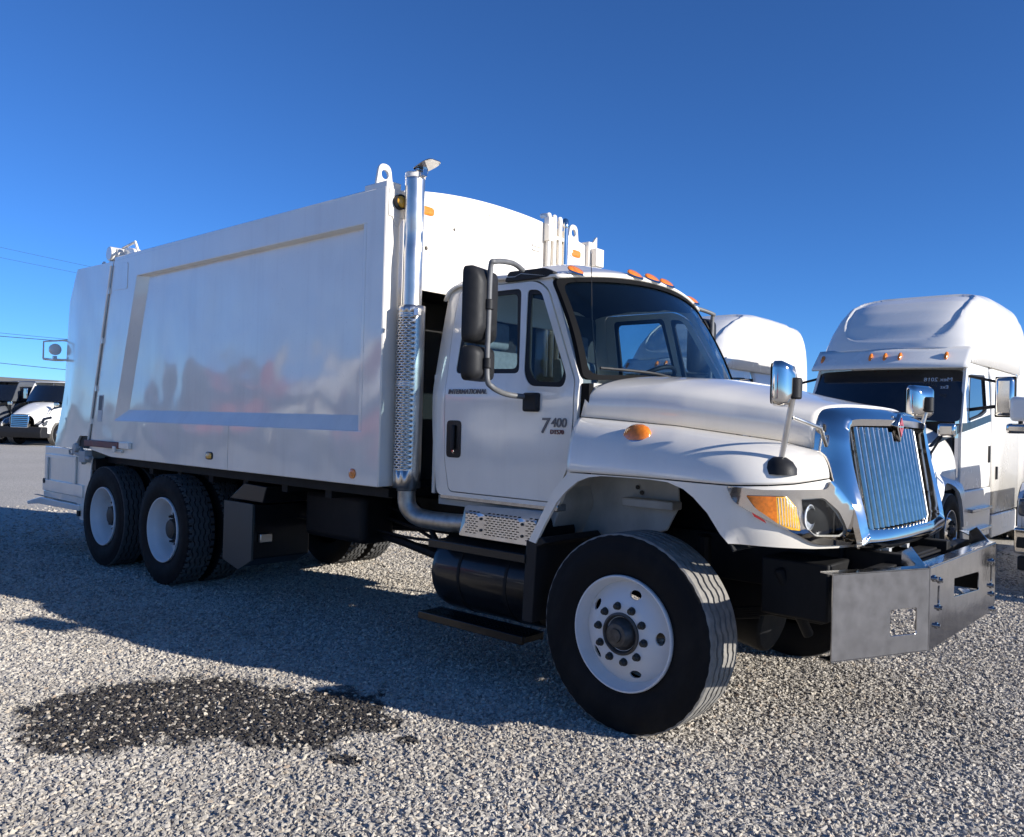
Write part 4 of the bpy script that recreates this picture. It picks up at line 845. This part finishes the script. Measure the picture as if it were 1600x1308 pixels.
# --- mirrors
def cab_mirror(s):
    m = part('door_mirror', T); y = s*1.33; xb = -.86
    MB().tube(spline([(-1.0, s*.92, 2.565), (-.97, s*1.05, 2.585), (xb-.02, s*1.30, 2.545), (xb-.03, y, 2.50), (xb-.035, y, 2.2), (xb-.035, y, 1.88), (xb-.01, s*1.31, 1.81), (-.9, s*1.15, 1.775), (-.865, s*1.02, 1.765)], 6), .0165, 12).build('mirror_arm', 'greyplastic', m, smooth=60)
    MB().prism(rnd([(-1.20, 2.515), (-.84, 2.515), (-.78, 2.54), (-.86, 2.575), (-1.16, 2.58)], .02), 1, *sorted((s*.83, s*.875))).build('roof_bracket', 'plastic', m, bevel=.012, seg=3)
    MB().box(-.88, -.76, *sorted((s*.99, s*1.035)), 1.675, 1.79).build('lower_bracket', 'plastic', m, bevel=.015, seg=3)
    for z0, z1, dep, w in ((2.065, 2.515, .10, .135), (1.845, 2.05, .09, .13)):
        rings = []
        for q, o in ((.92, 0), (1, -.01), (1, .03), (.9, dep*.75), (.6, dep)):
            poly = rnd([(-w*q, -(z1-z0)/2*q), (w*q, -(z1-z0)/2*q), (w*q, (z1-z0)/2*q), (-w*q, (z1-z0)/2*q)], .05*q, 5)
            rings.append([Vector((o-.03, s*p[0], p[1])) for p in poly])
        R_ = Matrix.Rotation(radians(-12*s), 3, 'Z'); c = Vector((xb-.115, y-s*.01, (z0+z1)/2))
        h = MB().loft([[R_ @ p+c for p in r] for r in rings]).build('mirror_head', 'plastic', m, smooth=45)
        pg = rnd([(-w*.88, -(z1-z0)*.44), (w*.88, -(z1-z0)*.44), (w*.88, (z1-z0)*.44), (-w*.88, (z1-z0)*.44)], .04, 4)
        MB().add([R_ @ Vector((-.042, s*p[0], p[1]))+c for p in pg], [tuple(range(len(pg)))]).build('mirror_glass', 'chrome', m)
        MB().tube([(xb-.035, y, (z0+z1)/2-.03), (xb-.035, y, (z0+z1)/2+.03)], .028, 12).build('clamp', 'plastic', m, bevel=.004)
cab_mirror(-1); cab_mirror(1)
def fender_mirror(s):
    m = part('fender_mirror', T); base = Vector((.76, s*1.03, 1.425)); top = Vector((.84, s*1.07, 1.80))
    MB().lathe([(.085, -.03), (.08, .0), (.06, .03), (.03, .05), (0, .053)], base, 2, 24).build('base', 'plastic', m, smooth=50)
    MB().tube([base+Vector((.005, 0, .03)), top], .014, 12).tube([(.86, s*.72, 1.535), (.88, s*.85, 1.62), (.825, s*1.045, 1.665)], .010, 8).build('pole', 'steel', m, smooth=60)
    MB().tube([top-Vector((0, 0, .05)), top+Vector((0, 0, .05))], .034, 12).build('knuckle', 'plastic', m, bevel=.008)
    rings = []; w, h = .12, .105
    for q, o in ((.9, -.012), (1, 0), (1, .03), (.85, .06), (.5, .075)):
        poly = rnd([(-w*q, -h*q), (w*q, -h*q), (w*q, h*q), (-w*q, h*q)], .035*q, 5)
        rings.append([Vector((o, p[0], p[1])) for p in poly])
    R_ = Matrix.Rotation(radians(-14*s), 3, 'Z'); c = top+Vector((-.075, s*.012, .02))
    MB().loft([[R_ @ p+c for p in r] for r in rings]).build('mirror_head', 'chrome', m, smooth=50)
    pg = rnd([(-w*.9, -h*.9), (w*.9, -h*.9), (w*.9, h*.9), (-w*.9, h*.9)], .03, 4)
    MB().add([R_ @ Vector((-.016, p[0], p[1]))+c for p in pg], [tuple(range(len(pg)))]).build('mirror_glass', 'plastic', m)
fender_mirror(-1); fender_mirror(1)

# ------------------------------------------------------------------ semi tractors in the rows around
CHR_F = chrome_version(RIMF); CHR_R = chrome_version(RIMR)
def make_semi(label, loc, rz, group, paint='semiwhite'):
    S = thing('semi_truck', label, 'semi truck', loc, rz, group); P = paint
    for s in (-1, 1):
        wheel(S, 'front_wheel', 0, s, 'front', .52, 1.16, rimf=CHR_F)
        for x in (-4.9, -6.2): wheel(S, 'rear_wheel', x, s, 'dual', .517, 1.2, rimf=CHR_R)
    MB().box(-7.0, .9, -.43, -.35, .7, .95).box(-7.0, .9, .35, .43, .7, .95).box(-.9, .9, -.36, .36, .55, 1.2).build('frame', 'chassis', S)
    # windscreen and cab
    def wsf(u, v, o=0):
        return (lerp(-.30, -.86, v)-.28*u*u*lerp(1, .6, v)-o, u*lerp(1.10, 1.05, v), lerp(2.03, 2.79, v)-.02*u*u)
    panel(rnd([(-1, 0), (1, 0), (1, 1), (-1, 1)], .1), [], wsf, (-.03, 0, 0), .12).build('windscreen', 'semiglass', S, smooth=50)
    for s in (-1, 1):
        door = [(-.62, 1.05), (-.60, 1.95), (-1.0, 2.80), (-1.08, 2.92), (-2.30, 2.95), (-2.36, 1.05)]
        dw = rnd([(-.98, 2.03), (-1.16, 2.72), (-2.06, 2.76), (-2.10, 2.20), (-1.75, 2.12)], .06)
        sk = lambda u, v, s=s, o=0: (u, s*(1.12-o-.08*max(0, v-2.0)/.95*.7-.05*max(0, (1.35-v)/.3)**2*.3), v)
        d = part('door', S)
        panel(rnd(door, .05), [dw], sk, (0, -s*.04, 0), .12).build('door_skin', P, d, smooth=40)
        panel(dw, [shrink(dw, .03)], lambda u, v: sk(u, v, o=-.004), (0, -s*.03, 0), .3, grid=False).build('window_seal', 'plastic', d)
        panel(shrink(dw, .02), [], lambda u, v: sk(u, v, o=.02), (0, -s*.01, 0), .2).build('window', 'semiglass', d)
        MB().box(-2.26, -2.20, *sorted((s*1.115, s*1.145)), 1.42, 1.68).build('door_handle', 'plastic', d, bevel=.01)
        panel([(-.62, 1.87), (-.64, 2.0), (-.95, 2.01), (-2.345, 2.17), (-2.345, 2.06), (-1.2, 1.93)], [], lambda u, v: sk(u, v, o=-.006), (0, -s*.004, 0), .2).build('stripe', 'black', d)
        m = part('door_mirror', S)
        MB().box(-1.18, -1.04, *sorted((s*1.42, s*1.66)), 2.12, 2.66).build('mirror_head', 'chrome', m, bevel=.05, seg=3)
        MB().box(-1.185, -1.15, *sorted((s*1.405, s*1.675)), 2.10, 2.68).build('mirror_back', 'plastic', m, bevel=.03, seg=3)
        MB().tube([(-1.1, s*1.08, 2.2), (-1.08, s*1.42, 2.25)], .025, 8).tube([(-1.1, s*1.04, 2.7), (-1.08, s*1.45, 2.6)], .02, 8).build('mirror_arm', 'plastic', m)
        hm_ = part('hood_mirror', S)
        MB().box(.28, .40, *sorted((s*1.06, s*1.28)), 1.80, 1.98).build('mirror_head', 'chrome', hm_, bevel=.04, seg=3)
        MB().tube([(.55, s*.95, 1.42), (.36, s*1.12, 1.82)], .016, 8).build('mirror_arm', 'plastic', hm_)
    MB().box(-2.36, -.7, -1.04, 1.04, .95, 1.06).box(-.75, -.62, -1.0, 1.0, 1.0, 2.02).build('floor', 'interior', S)
    # sleeper with raised roof
    def sec(x, zt, hw, zb, n=22, p=5.0, cr=.0):
        r = []
        for k in range(n+1):
            a = pi*k/n; c, q = cos(a), sin(a)
            r.append((x, hw*math.copysign(abs(c)**(2/p), c), zb+(zt-zb)*abs(q)**(2/p)))
        return r
    MB().loft([sec(-2.38, 3.0, 1.10, .62, p=12), sec(-2.5, 3.05, 1.13, .62, p=12), sec(-4.3, 3.05, 1.13, .62, p=12), sec(-4.34, 3.0, 1.10, .66, p=12)], closed=False, caps=False).build('sleeper', P, S, smooth=40, solid=.02)
    RT = sorted([(-.98, 3.10), (-1.1, 3.30), (-1.3, 3.55), (-1.6, 3.80), (-1.9, 3.97), (-2.3, 4.09), (-2.9, 4.15), (-3.6, 4.15), (-4.3, 4.13)])
    def roof(u, v):
        x = lerp(-.98, -4.3, u**1.25); zt = interp(x, RT); hw = interp(x, [(-4.3, 1.13), (-2.4, 1.12), (-.98, 1.08)]); a = pi*v; p = 5.5
        zb = 2.90; y = hw*math.copysign(abs(cos(a))**(2/p), cos(a)); q = abs(sin(a))**(2/p); z = zb+(zt-zb)*q
        lo = x+.22*abs(y/hw)**3*-1*(1-u)                     # the front edge sweeps back at the sides
        du = (x+1.80)/.72; dv = y/(.84-.05*max(0, du)); e = (abs(du)**5+abs(dv)**5)
        if z > 3.2 and e < 1.25: z -= .045*sstep((1.25-e)/.35)*max(.25, min(1, (zt-3.1)/.3)); lo -= .02*sstep((1.25-e)/.35)
        return (lo, y, z)
    MB().grid(roof, 64, 72).build('roof_fairing', P, S, smooth=50, solid=.02)
    for s in (-1, 1):
        panel(rnd([(-3.25, 1.15), (-3.25, 2.0), (-3.9, 2.0), (-3.9, 1.15)], .06), [rnd([(-3.27, 1.17), (-3.27, 1.98), (-3.88, 1.98), (-3.88, 1.17)], .05)], lambda u, v, s=s: (u, s*1.134, v), (0, s*.004, 0), .3, grid=False).build('locker_trim', P, S)
        panel(rnd([(-3.5, 3.25), (-3.5, 3.55), (-3.95, 3.55), (-3.95, 3.25)], .1), [], lambda u, v, s=s: (u, s*1.122, v), (0, -s*.02, 0), .3).build('sleeper_window', 'semiglass', S)
        MB().prism(rnd([(-.80, .30), (-.62, 1.04), (-2.38, 1.04), (-2.38, .30)], .06), 1, *sorted((s*1.04, s*1.13))).build('step_fairing', P, S, bevel=.02, seg=3)
        MB().prism([(-2.40, .24), (-2.40, .60), (-4.2, .60), (-4.2, .24)], 1, *sorted((s*1.10, s*1.15))).build('side_skirt', P, S, bevel=.02, seg=3)
        for z in (.42, .72): MB().box(-2.2, -1.0, *sorted((s*1.10, s*1.20)), z, z+.05).build('step', 'alu', S, bevel=.01)
        MB().box(-2.7, -2.62, *sorted((s*1.13, s*1.16)), 1.15, 1.35).build('grab_handle', 'plastic', S)
    MB().loft([sec(-4.33, 4.11, 1.11, .72, p=7), sec(-5.0, 4.10, 1.12, .72, p=7), sec(-5.08, 4.06, 1.10, .75, p=7)], closed=False, caps=False).build('side_extender', P, S, smooth=40, solid=.02)
    MB().box(-2.45, -1.02, -1.03, 1.03, 2.92, 2.97).build('cab_roof', P, S, bevel=.03, seg=3)
    # visor with marker lights
    def vis(u, v): return (lerp(-.66, -1.0, v)-.20*u*u, u*1.13, lerp(2.80, 3.12, v))
    MB().grid(lambda a, b: vis(a*2-1, b), 28, 4).build('sun_visor', P, S, smooth=50, solid=.03)
    for y in (-1.0, -.21, 0, .21, .82):
        c = Vector(vis(y/1.13, .55))+Vector((.02, 0, 0))
        MB().loft([[(c.x+o-.5*.07*q*sin(2*pi*i/14), c.y+.028*q*cos(2*pi*i/14), c.z+.07*q*sin(2*pi*i/14)) for i in range(14)] for q, o in ((1, -.01), (.95, .03), (.6, .045))]).build('marker_light', 'amber', S, smooth=50)
    # hood, fenders, grille, bumper
    def hoodf(u, v):
        x = lerp(-.42, 1.12, u); hw = lerp(1.08, .62, u**1.6); zt = lerp(1.99, 1.42, u**1.3); zb = lerp(1.1, .95, u); a = pi*v; p = 3.2
        return (x-.10*abs(cos(a))**3, hw*math.copysign(abs(cos(a))**(2/p), cos(a)), zb+(zt-zb)*abs(sin(a))**(2/p))
    MB().grid(hoodf, 24, 40).build('hood', P, S, smooth=50, solid=.02)
    for s in (-1, 1):
        fo = [(-.62, .55), (-.62, 1.25), (-.3, 1.38), (.3, 1.36), (.85, 1.18), (1.15, .95), (1.15, .60), (.72, .55)]
        ar = [(-.60, .54)]+[(.62*cos(a), .54+.62*sin(a)) for a in [pi*k/14 for k in range(14, -1, -1)]]
        poly = [(-.64, .55), (-.66, 1.2), (-.4, 1.42), (.3, 1.38), (.85, 1.16), (1.12, .92), (1.12, .60), (.64, .55)]+[(.62*cos(a), .56+.62*sin(a)) for a in [pi*k/14 for k in range(1, 14)]]
        panel(poly, [], lambda u, v, s=s: (u-.0, s*(1.17-.22*max(0, (u-.3)/.85)**2-.35*max(0, (v-1.0)/.42)**2), v), (0, -s*.05, 0), .1).build('fender', P, S, smooth=45)
        panel([(-.62, 1.87), (-.62, 1.99), (-.1, 1.90), (.45, 1.66), (-.1, 1.78)], [], lambda u, v, s=s: (u, s*(1.10-.1*max(0, u+.4)), v), (0, -s*.05, 0), .2).build('stripe', 'black', S)
        MB().prism(rnd([(.62, 1.0), (.98, .88), (1.06, .98), (.8, 1.16)], .03), 1, *sorted((s*.70, s*1.09))).build('headlight', 'headdark', S, bevel=.03, seg=3)
    MB().prism(rnd([(.6, .36), (1.20, .36), (1.24, .62), (1.16, .86), (.6, .86)], .05), 1, -1.1, 1.1).build('bumper', 'plastic', S, bevel=.05, seg=3)
    g = part('grille', S)
    MB().prism([(1.02, .80), (1.20, .80), (1.15, 1.40), (1.0, 1.42)], 1, -.44, .44).build('grille_frame', 'chrome', g, bevel=.03, seg=3)
    for k in range(6): MB().box(1.15-.008*k, 1.215-.008*k, -.38, .38, .86+k*.085, .90+k*.085).build('grille_bar', 'plastic', g)
    return S
ROWG = 'white semi trucks parked in a row behind the garbage truck'
semi = make_semi('white sleeper semi truck with writing on its windscreen, right of the garbage truck', (-1.72, 7.41, -.22), -pi/2, ROWG)
text('window_writing', 'Mex 2018', .095, 'ink', semi, (-.745, .955, 2.60), (0, -1, 0), (-.55, 0, .8), .001, 0, .1)
text('window_writing', 'Ext', .08, 'ink', semi, (-.66, .925, 2.49), (0, -1, 0), (-.55, 0, .8), .001, 0, .1)
PAINT = {'cab_roof', 'door_skin', 'sleeper', 'roof_fairing', 'side_extender', 'locker_trim', 'step_fairing', 'side_skirt', 'sun_visor', 'hood', 'fender'}
def semi_copy(label, loc, rz, group, paint=None, low=False):
    c = copy_tree(semi); c.location = loc; c.rotation_euler = (0, 0, rz); c['label'] = label
    if group: c['group'] = group
    elif 'group' in c: del c['group']
    for ch in list(c.children):
        if ch.name.split('.')[0] == 'window_writing' or (low and ch.name.split('.')[0] in ('roof_fairing', 'sleeper_window', 'sun_visor', 'marker_light', 'side_extender')): bpy.data.objects.remove(ch)
    if paint:
        for ch in list(c.children)+[g for ch in c.children for g in ch.children]:
            if ch.name.split('.')[0] in PAINT: ch.material_slots[0].link = 'OBJECT'; ch.material_slots[0].material = MT[paint]
    return c
semi_copy('white sleeper semi truck seen behind the garbage truck cab', (-6.2, 8.5, -.12), -pi/2, ROWG)
FARG = 'semi trucks parked far off at the left edge'
hd = lambda dx, dy: atan2(dy, dx)
semi_copy('distant white semi truck with chrome grille left of the tailgate', (-39.4, 9.1, 0), hd(.55, -.83), FARG, None, True)
semi_copy('distant dark grey semi truck at the left edge of the lot', (-42.3, 7.6, 0), hd(.45, -.89), FARG, 'semigrey', True)
semi_copy('distant dark semi truck whose roof shows above the white one', (-45.5, 12.4, 0), hd(.5, -.86), FARG, 'semigrey')
REFG = 'semi trucks parked across the lot behind the camera'
for lab, x, pt in (('white semi truck nearest the camera in the row across the lot', -9.5, None), ('white semi truck second from the camera across the lot', -14.2, None), ('red semi truck between two white ones across the lot', -19, 'semired'),
                   ('white semi truck between two red ones across the lot', -24, None), ('red semi truck between a white and a grey one across the lot', -29, 'semired'), ('grey semi truck farthest off in the row across the lot', -34.5, 'semigrey')):
    semi_copy(lab, (x, -14.5, 0), hd(.12, 1), REFG, pt)
semi_copy('red semi truck alone across the lot ahead of the garbage truck', (2.2, -14.5, 0), hd(-.1, 1), REFG, 'semired')

# ------------------------------------------------------------------ pickup at the right edge
PK = thing('pickup_truck', 'white pickup truck with chrome bumper cut off by the right edge', 'pickup truck', (1.50, 6.62, -.17), -pi/2)
def pkw(x, s):
    w = part('wheel', PK); w.location = (x, s*.98, .42); w.rotation_euler = (0, 0, 0 if s < 0 else pi); w.scale = (.81, .9, .81)
    mobj('tyre', TY_F, w); mobj('rim', CHR_F, w); mobj('hub', HUBF, w)
for s in (-1, 1):
    for x in (0, -3.7): pkw(x, s)
def pks(x, zt, hw, zb): return [(x, hw*math.copysign(abs(cos(pi*k/20))**(2/4.5), cos(pi*k/20)), zb+(zt-zb)*abs(sin(pi*k/20))**(2/4.5)) for k in range(21)]
MB().loft([pks(.86, 1.18, .90, .72), pks(.80, 1.24, .97, .70), pks(.5, 1.29, 1.0, .95), pks(-.6, 1.33, 1.0, .95), pks(-.75, 1.34, .98, .95)], closed=False, caps=False).build('hood', 'semiwhite', PK, smooth=45, solid=.02)
MB().loft([pks(-.7, 1.36, .98, .5), pks(-.95, 1.62, .93, .5), pks(-1.35, 1.92, .82, .5), pks(-2.9, 1.95, .82, .5), pks(-3.15, 1.4, .95, .5)], closed=False, caps=False).build('cabin', 'semiglass', PK, smooth=45, solid=.02)
MB().box(-5.2, -3.1, -1.0, 1.0, .65, 1.32).box(-3.1, -.72, -1.0, 1.0, .5, 1.28).build('bed', 'semiwhite', PK, bevel=.05, seg=3)
for s in (-1, 1):
    poly = [(-.75, .55), (-.75, 1.28), (.5, 1.25), (.82, 1.10), (.84, .66), (.5, .6)]+[(.48*cos(a), .45+.48*sin(a)) for a in [pi*k/12 for k in range(1, 12)]]
    panel(poly, [], lambda u, v, s=s: (u, s*(1.02-.06*max(0, u-.4)), v), (0, -s*.04, 0), .12).build('fender', 'semiwhite', PK, smooth=45)
    hl_ = part('headlight', PK)
    MB().box(.70, .885, *sorted((s*.62, s*.985)), .90, 1.10).build('lamp_housing', 'headdark', hl_, bevel=.04, seg=3)
    MB().lathe([(0, 0), (.06, .01), (.07, .04)], (.86, s*.82, 1.0), 0, 20).build('lamp_reflector', 'lamp', hl_)
    m = part('tow_mirror', PK)
    MB().box(-1.0, -.86, *sorted((s*1.20, s*1.42)), 1.98, 2.30).build('upper_housing', 'semiwhite', m, bevel=.05, seg=3)
    MB().box(-1.0, -.86, *sorted((s*1.14, s*1.46)), 1.82, 1.95).build('lower_housing', 'chrome', m, bevel=.04, seg=3)
    MB().tube([(-.92, s*1.2, 1.9), (-.9, s*1.12, 1.78), (-.9, s*.97, 1.55)], .035, 10).tube([(-.93, s*1.3, 1.93), (-.93, s*1.3, 2.0)], .03, 8).build('mirror_arm', 'plastic', m, smooth=60)
MB().prism(rnd([(.80, .48), (.96, .50), (.98, .78), (.82, .80)], .03), 1, -1.0, 1.0).build('bumper', 'chrome', PK, bevel=.03, seg=3)
MB().box(.9, .975, -.98, -.72, .56, .70).mir().build('fog_lamp_recess', 'plastic', PK, bevel=.02)
MB().prism([(.80, .30), (.93, .32), (.93, .47), (.80, .47)], 1, -.97, .97).build('valance', 'plastic', PK, bevel=.02)
gp = part('grille', PK); MB().box(.82, .90, -.60, .60, .82, 1.14).build('grille_frame', 'chrome', gp, bevel=.02)
for z in (.88, .98, 1.06): MB().box(.895, .908, -.56, .56, z, z+.04).build('grille_bar', 'plastic', gp)

# ------------------------------------------------------------------ shed, power lines, far brush
sh = thing('shed', 'low dark grey metal shed with flat overhanging roof far at left', 'shed', (-62, 16, 0), radians(17))
MB().box(-8, 14, -14, 4, 0, 2.95).build('wall', 'shed', sh)
for k in range(42): MB().box(-8+k*.52, -7.93+k*.52, -14.03, -14.002, 0, 2.95).build('wall_rib', 'shed', sh)
MB().box(-9.6, 15, -15.2, 5, 2.96, 3.22).build('roof', 'shed', sh, bevel=.03)
def cam_pt(px, py, depth):
    d = fwd+(px-800)/F_PX*r2-(py-654)/F_PX*u2; return M.translation+d*depth
A_, B_ = -420, 560
poles = []
for k, px in enumerate((A_, B_)):
    base = cam_pt(px, 640, 52); top = cam_pt(px, 300 if k == 0 else 455, 52)
    p = thing('utility_pole', ('wooden utility pole with crossarms left of the lot', 'wooden utility pole with crossarms behind the garbage truck body')[k], 'utility pole', (base.x, base.y, 0), 0, 'utility poles behind the lot')
    hgt = top.z; MB().tube([(0, 0, -.3), (0, 0, hgt)], [.16, .11], 12).build('pole', 'wood', p)
    for z in (hgt-.5, hgt-3.2, hgt-5.0): MB().box(-.06, .06, -.9, .9, z-.07, z+.07).build('crossarm', 'wood', p)
for k, (y0, y1, dz) in enumerate(((379, 407, .008), (395, 421, .008), (513, 525, .012), (518, 528, .02), (560, 573, .018), (584, 592, .013))):
    a = cam_pt(A_, y0+(y1-y0)/130*A_, 52); b = cam_pt(B_, y0+(y1-y0)/130*B_, 52)
    pts = [a.lerp(b, t/24)-Vector((0, 0, 1.2*4*(t/24)*(1-t/24)*.25)) for t in range(25)]
    c = MB().tube(pts, dz, 6).build('power_line', 'cable'); c['category'] = 'power line'
    c['label'] = 'thin overhead power line, %s in the sky left of the tailgate' % ('topmost and faintest', 'second from the top', 'third from the top', 'fourth from the top', 'second from the bottom', 'lowest')[k]; c['group'] = 'overhead power lines'
rb = random.Random(3); bm_ = MB()
for k in range(900):
    a = YAW+radians(rb.uniform(8, 75)); d = rb.uniform(95, 150); x, y = 2.4+d*cos(a), -4.8+d*sin(a); h = rb.uniform(.5, 1.7); w = rb.uniform(.8, 2.2); r_ = rb.uniform(0, pi)
    bm_.add([(x-w*cos(r_), y-w*sin(r_), 0), (x+w*cos(r_), y+w*sin(r_), 0), (x+.6*w*cos(r_)+.3, y+.6*w*sin(r_), h*.8), (x, y, h), (x-.7*w*cos(r_), y-.7*w*sin(r_)+.3, h*.7)], [(0, 1, 2, 3, 4)])
fb_ = bm_.build('far_brush', 'brush', smooth=0); fb_['kind'] = 'stuff'; fb_['label'] = 'dry low brush along the far edge of the lot'; fb_['category'] = 'brush'
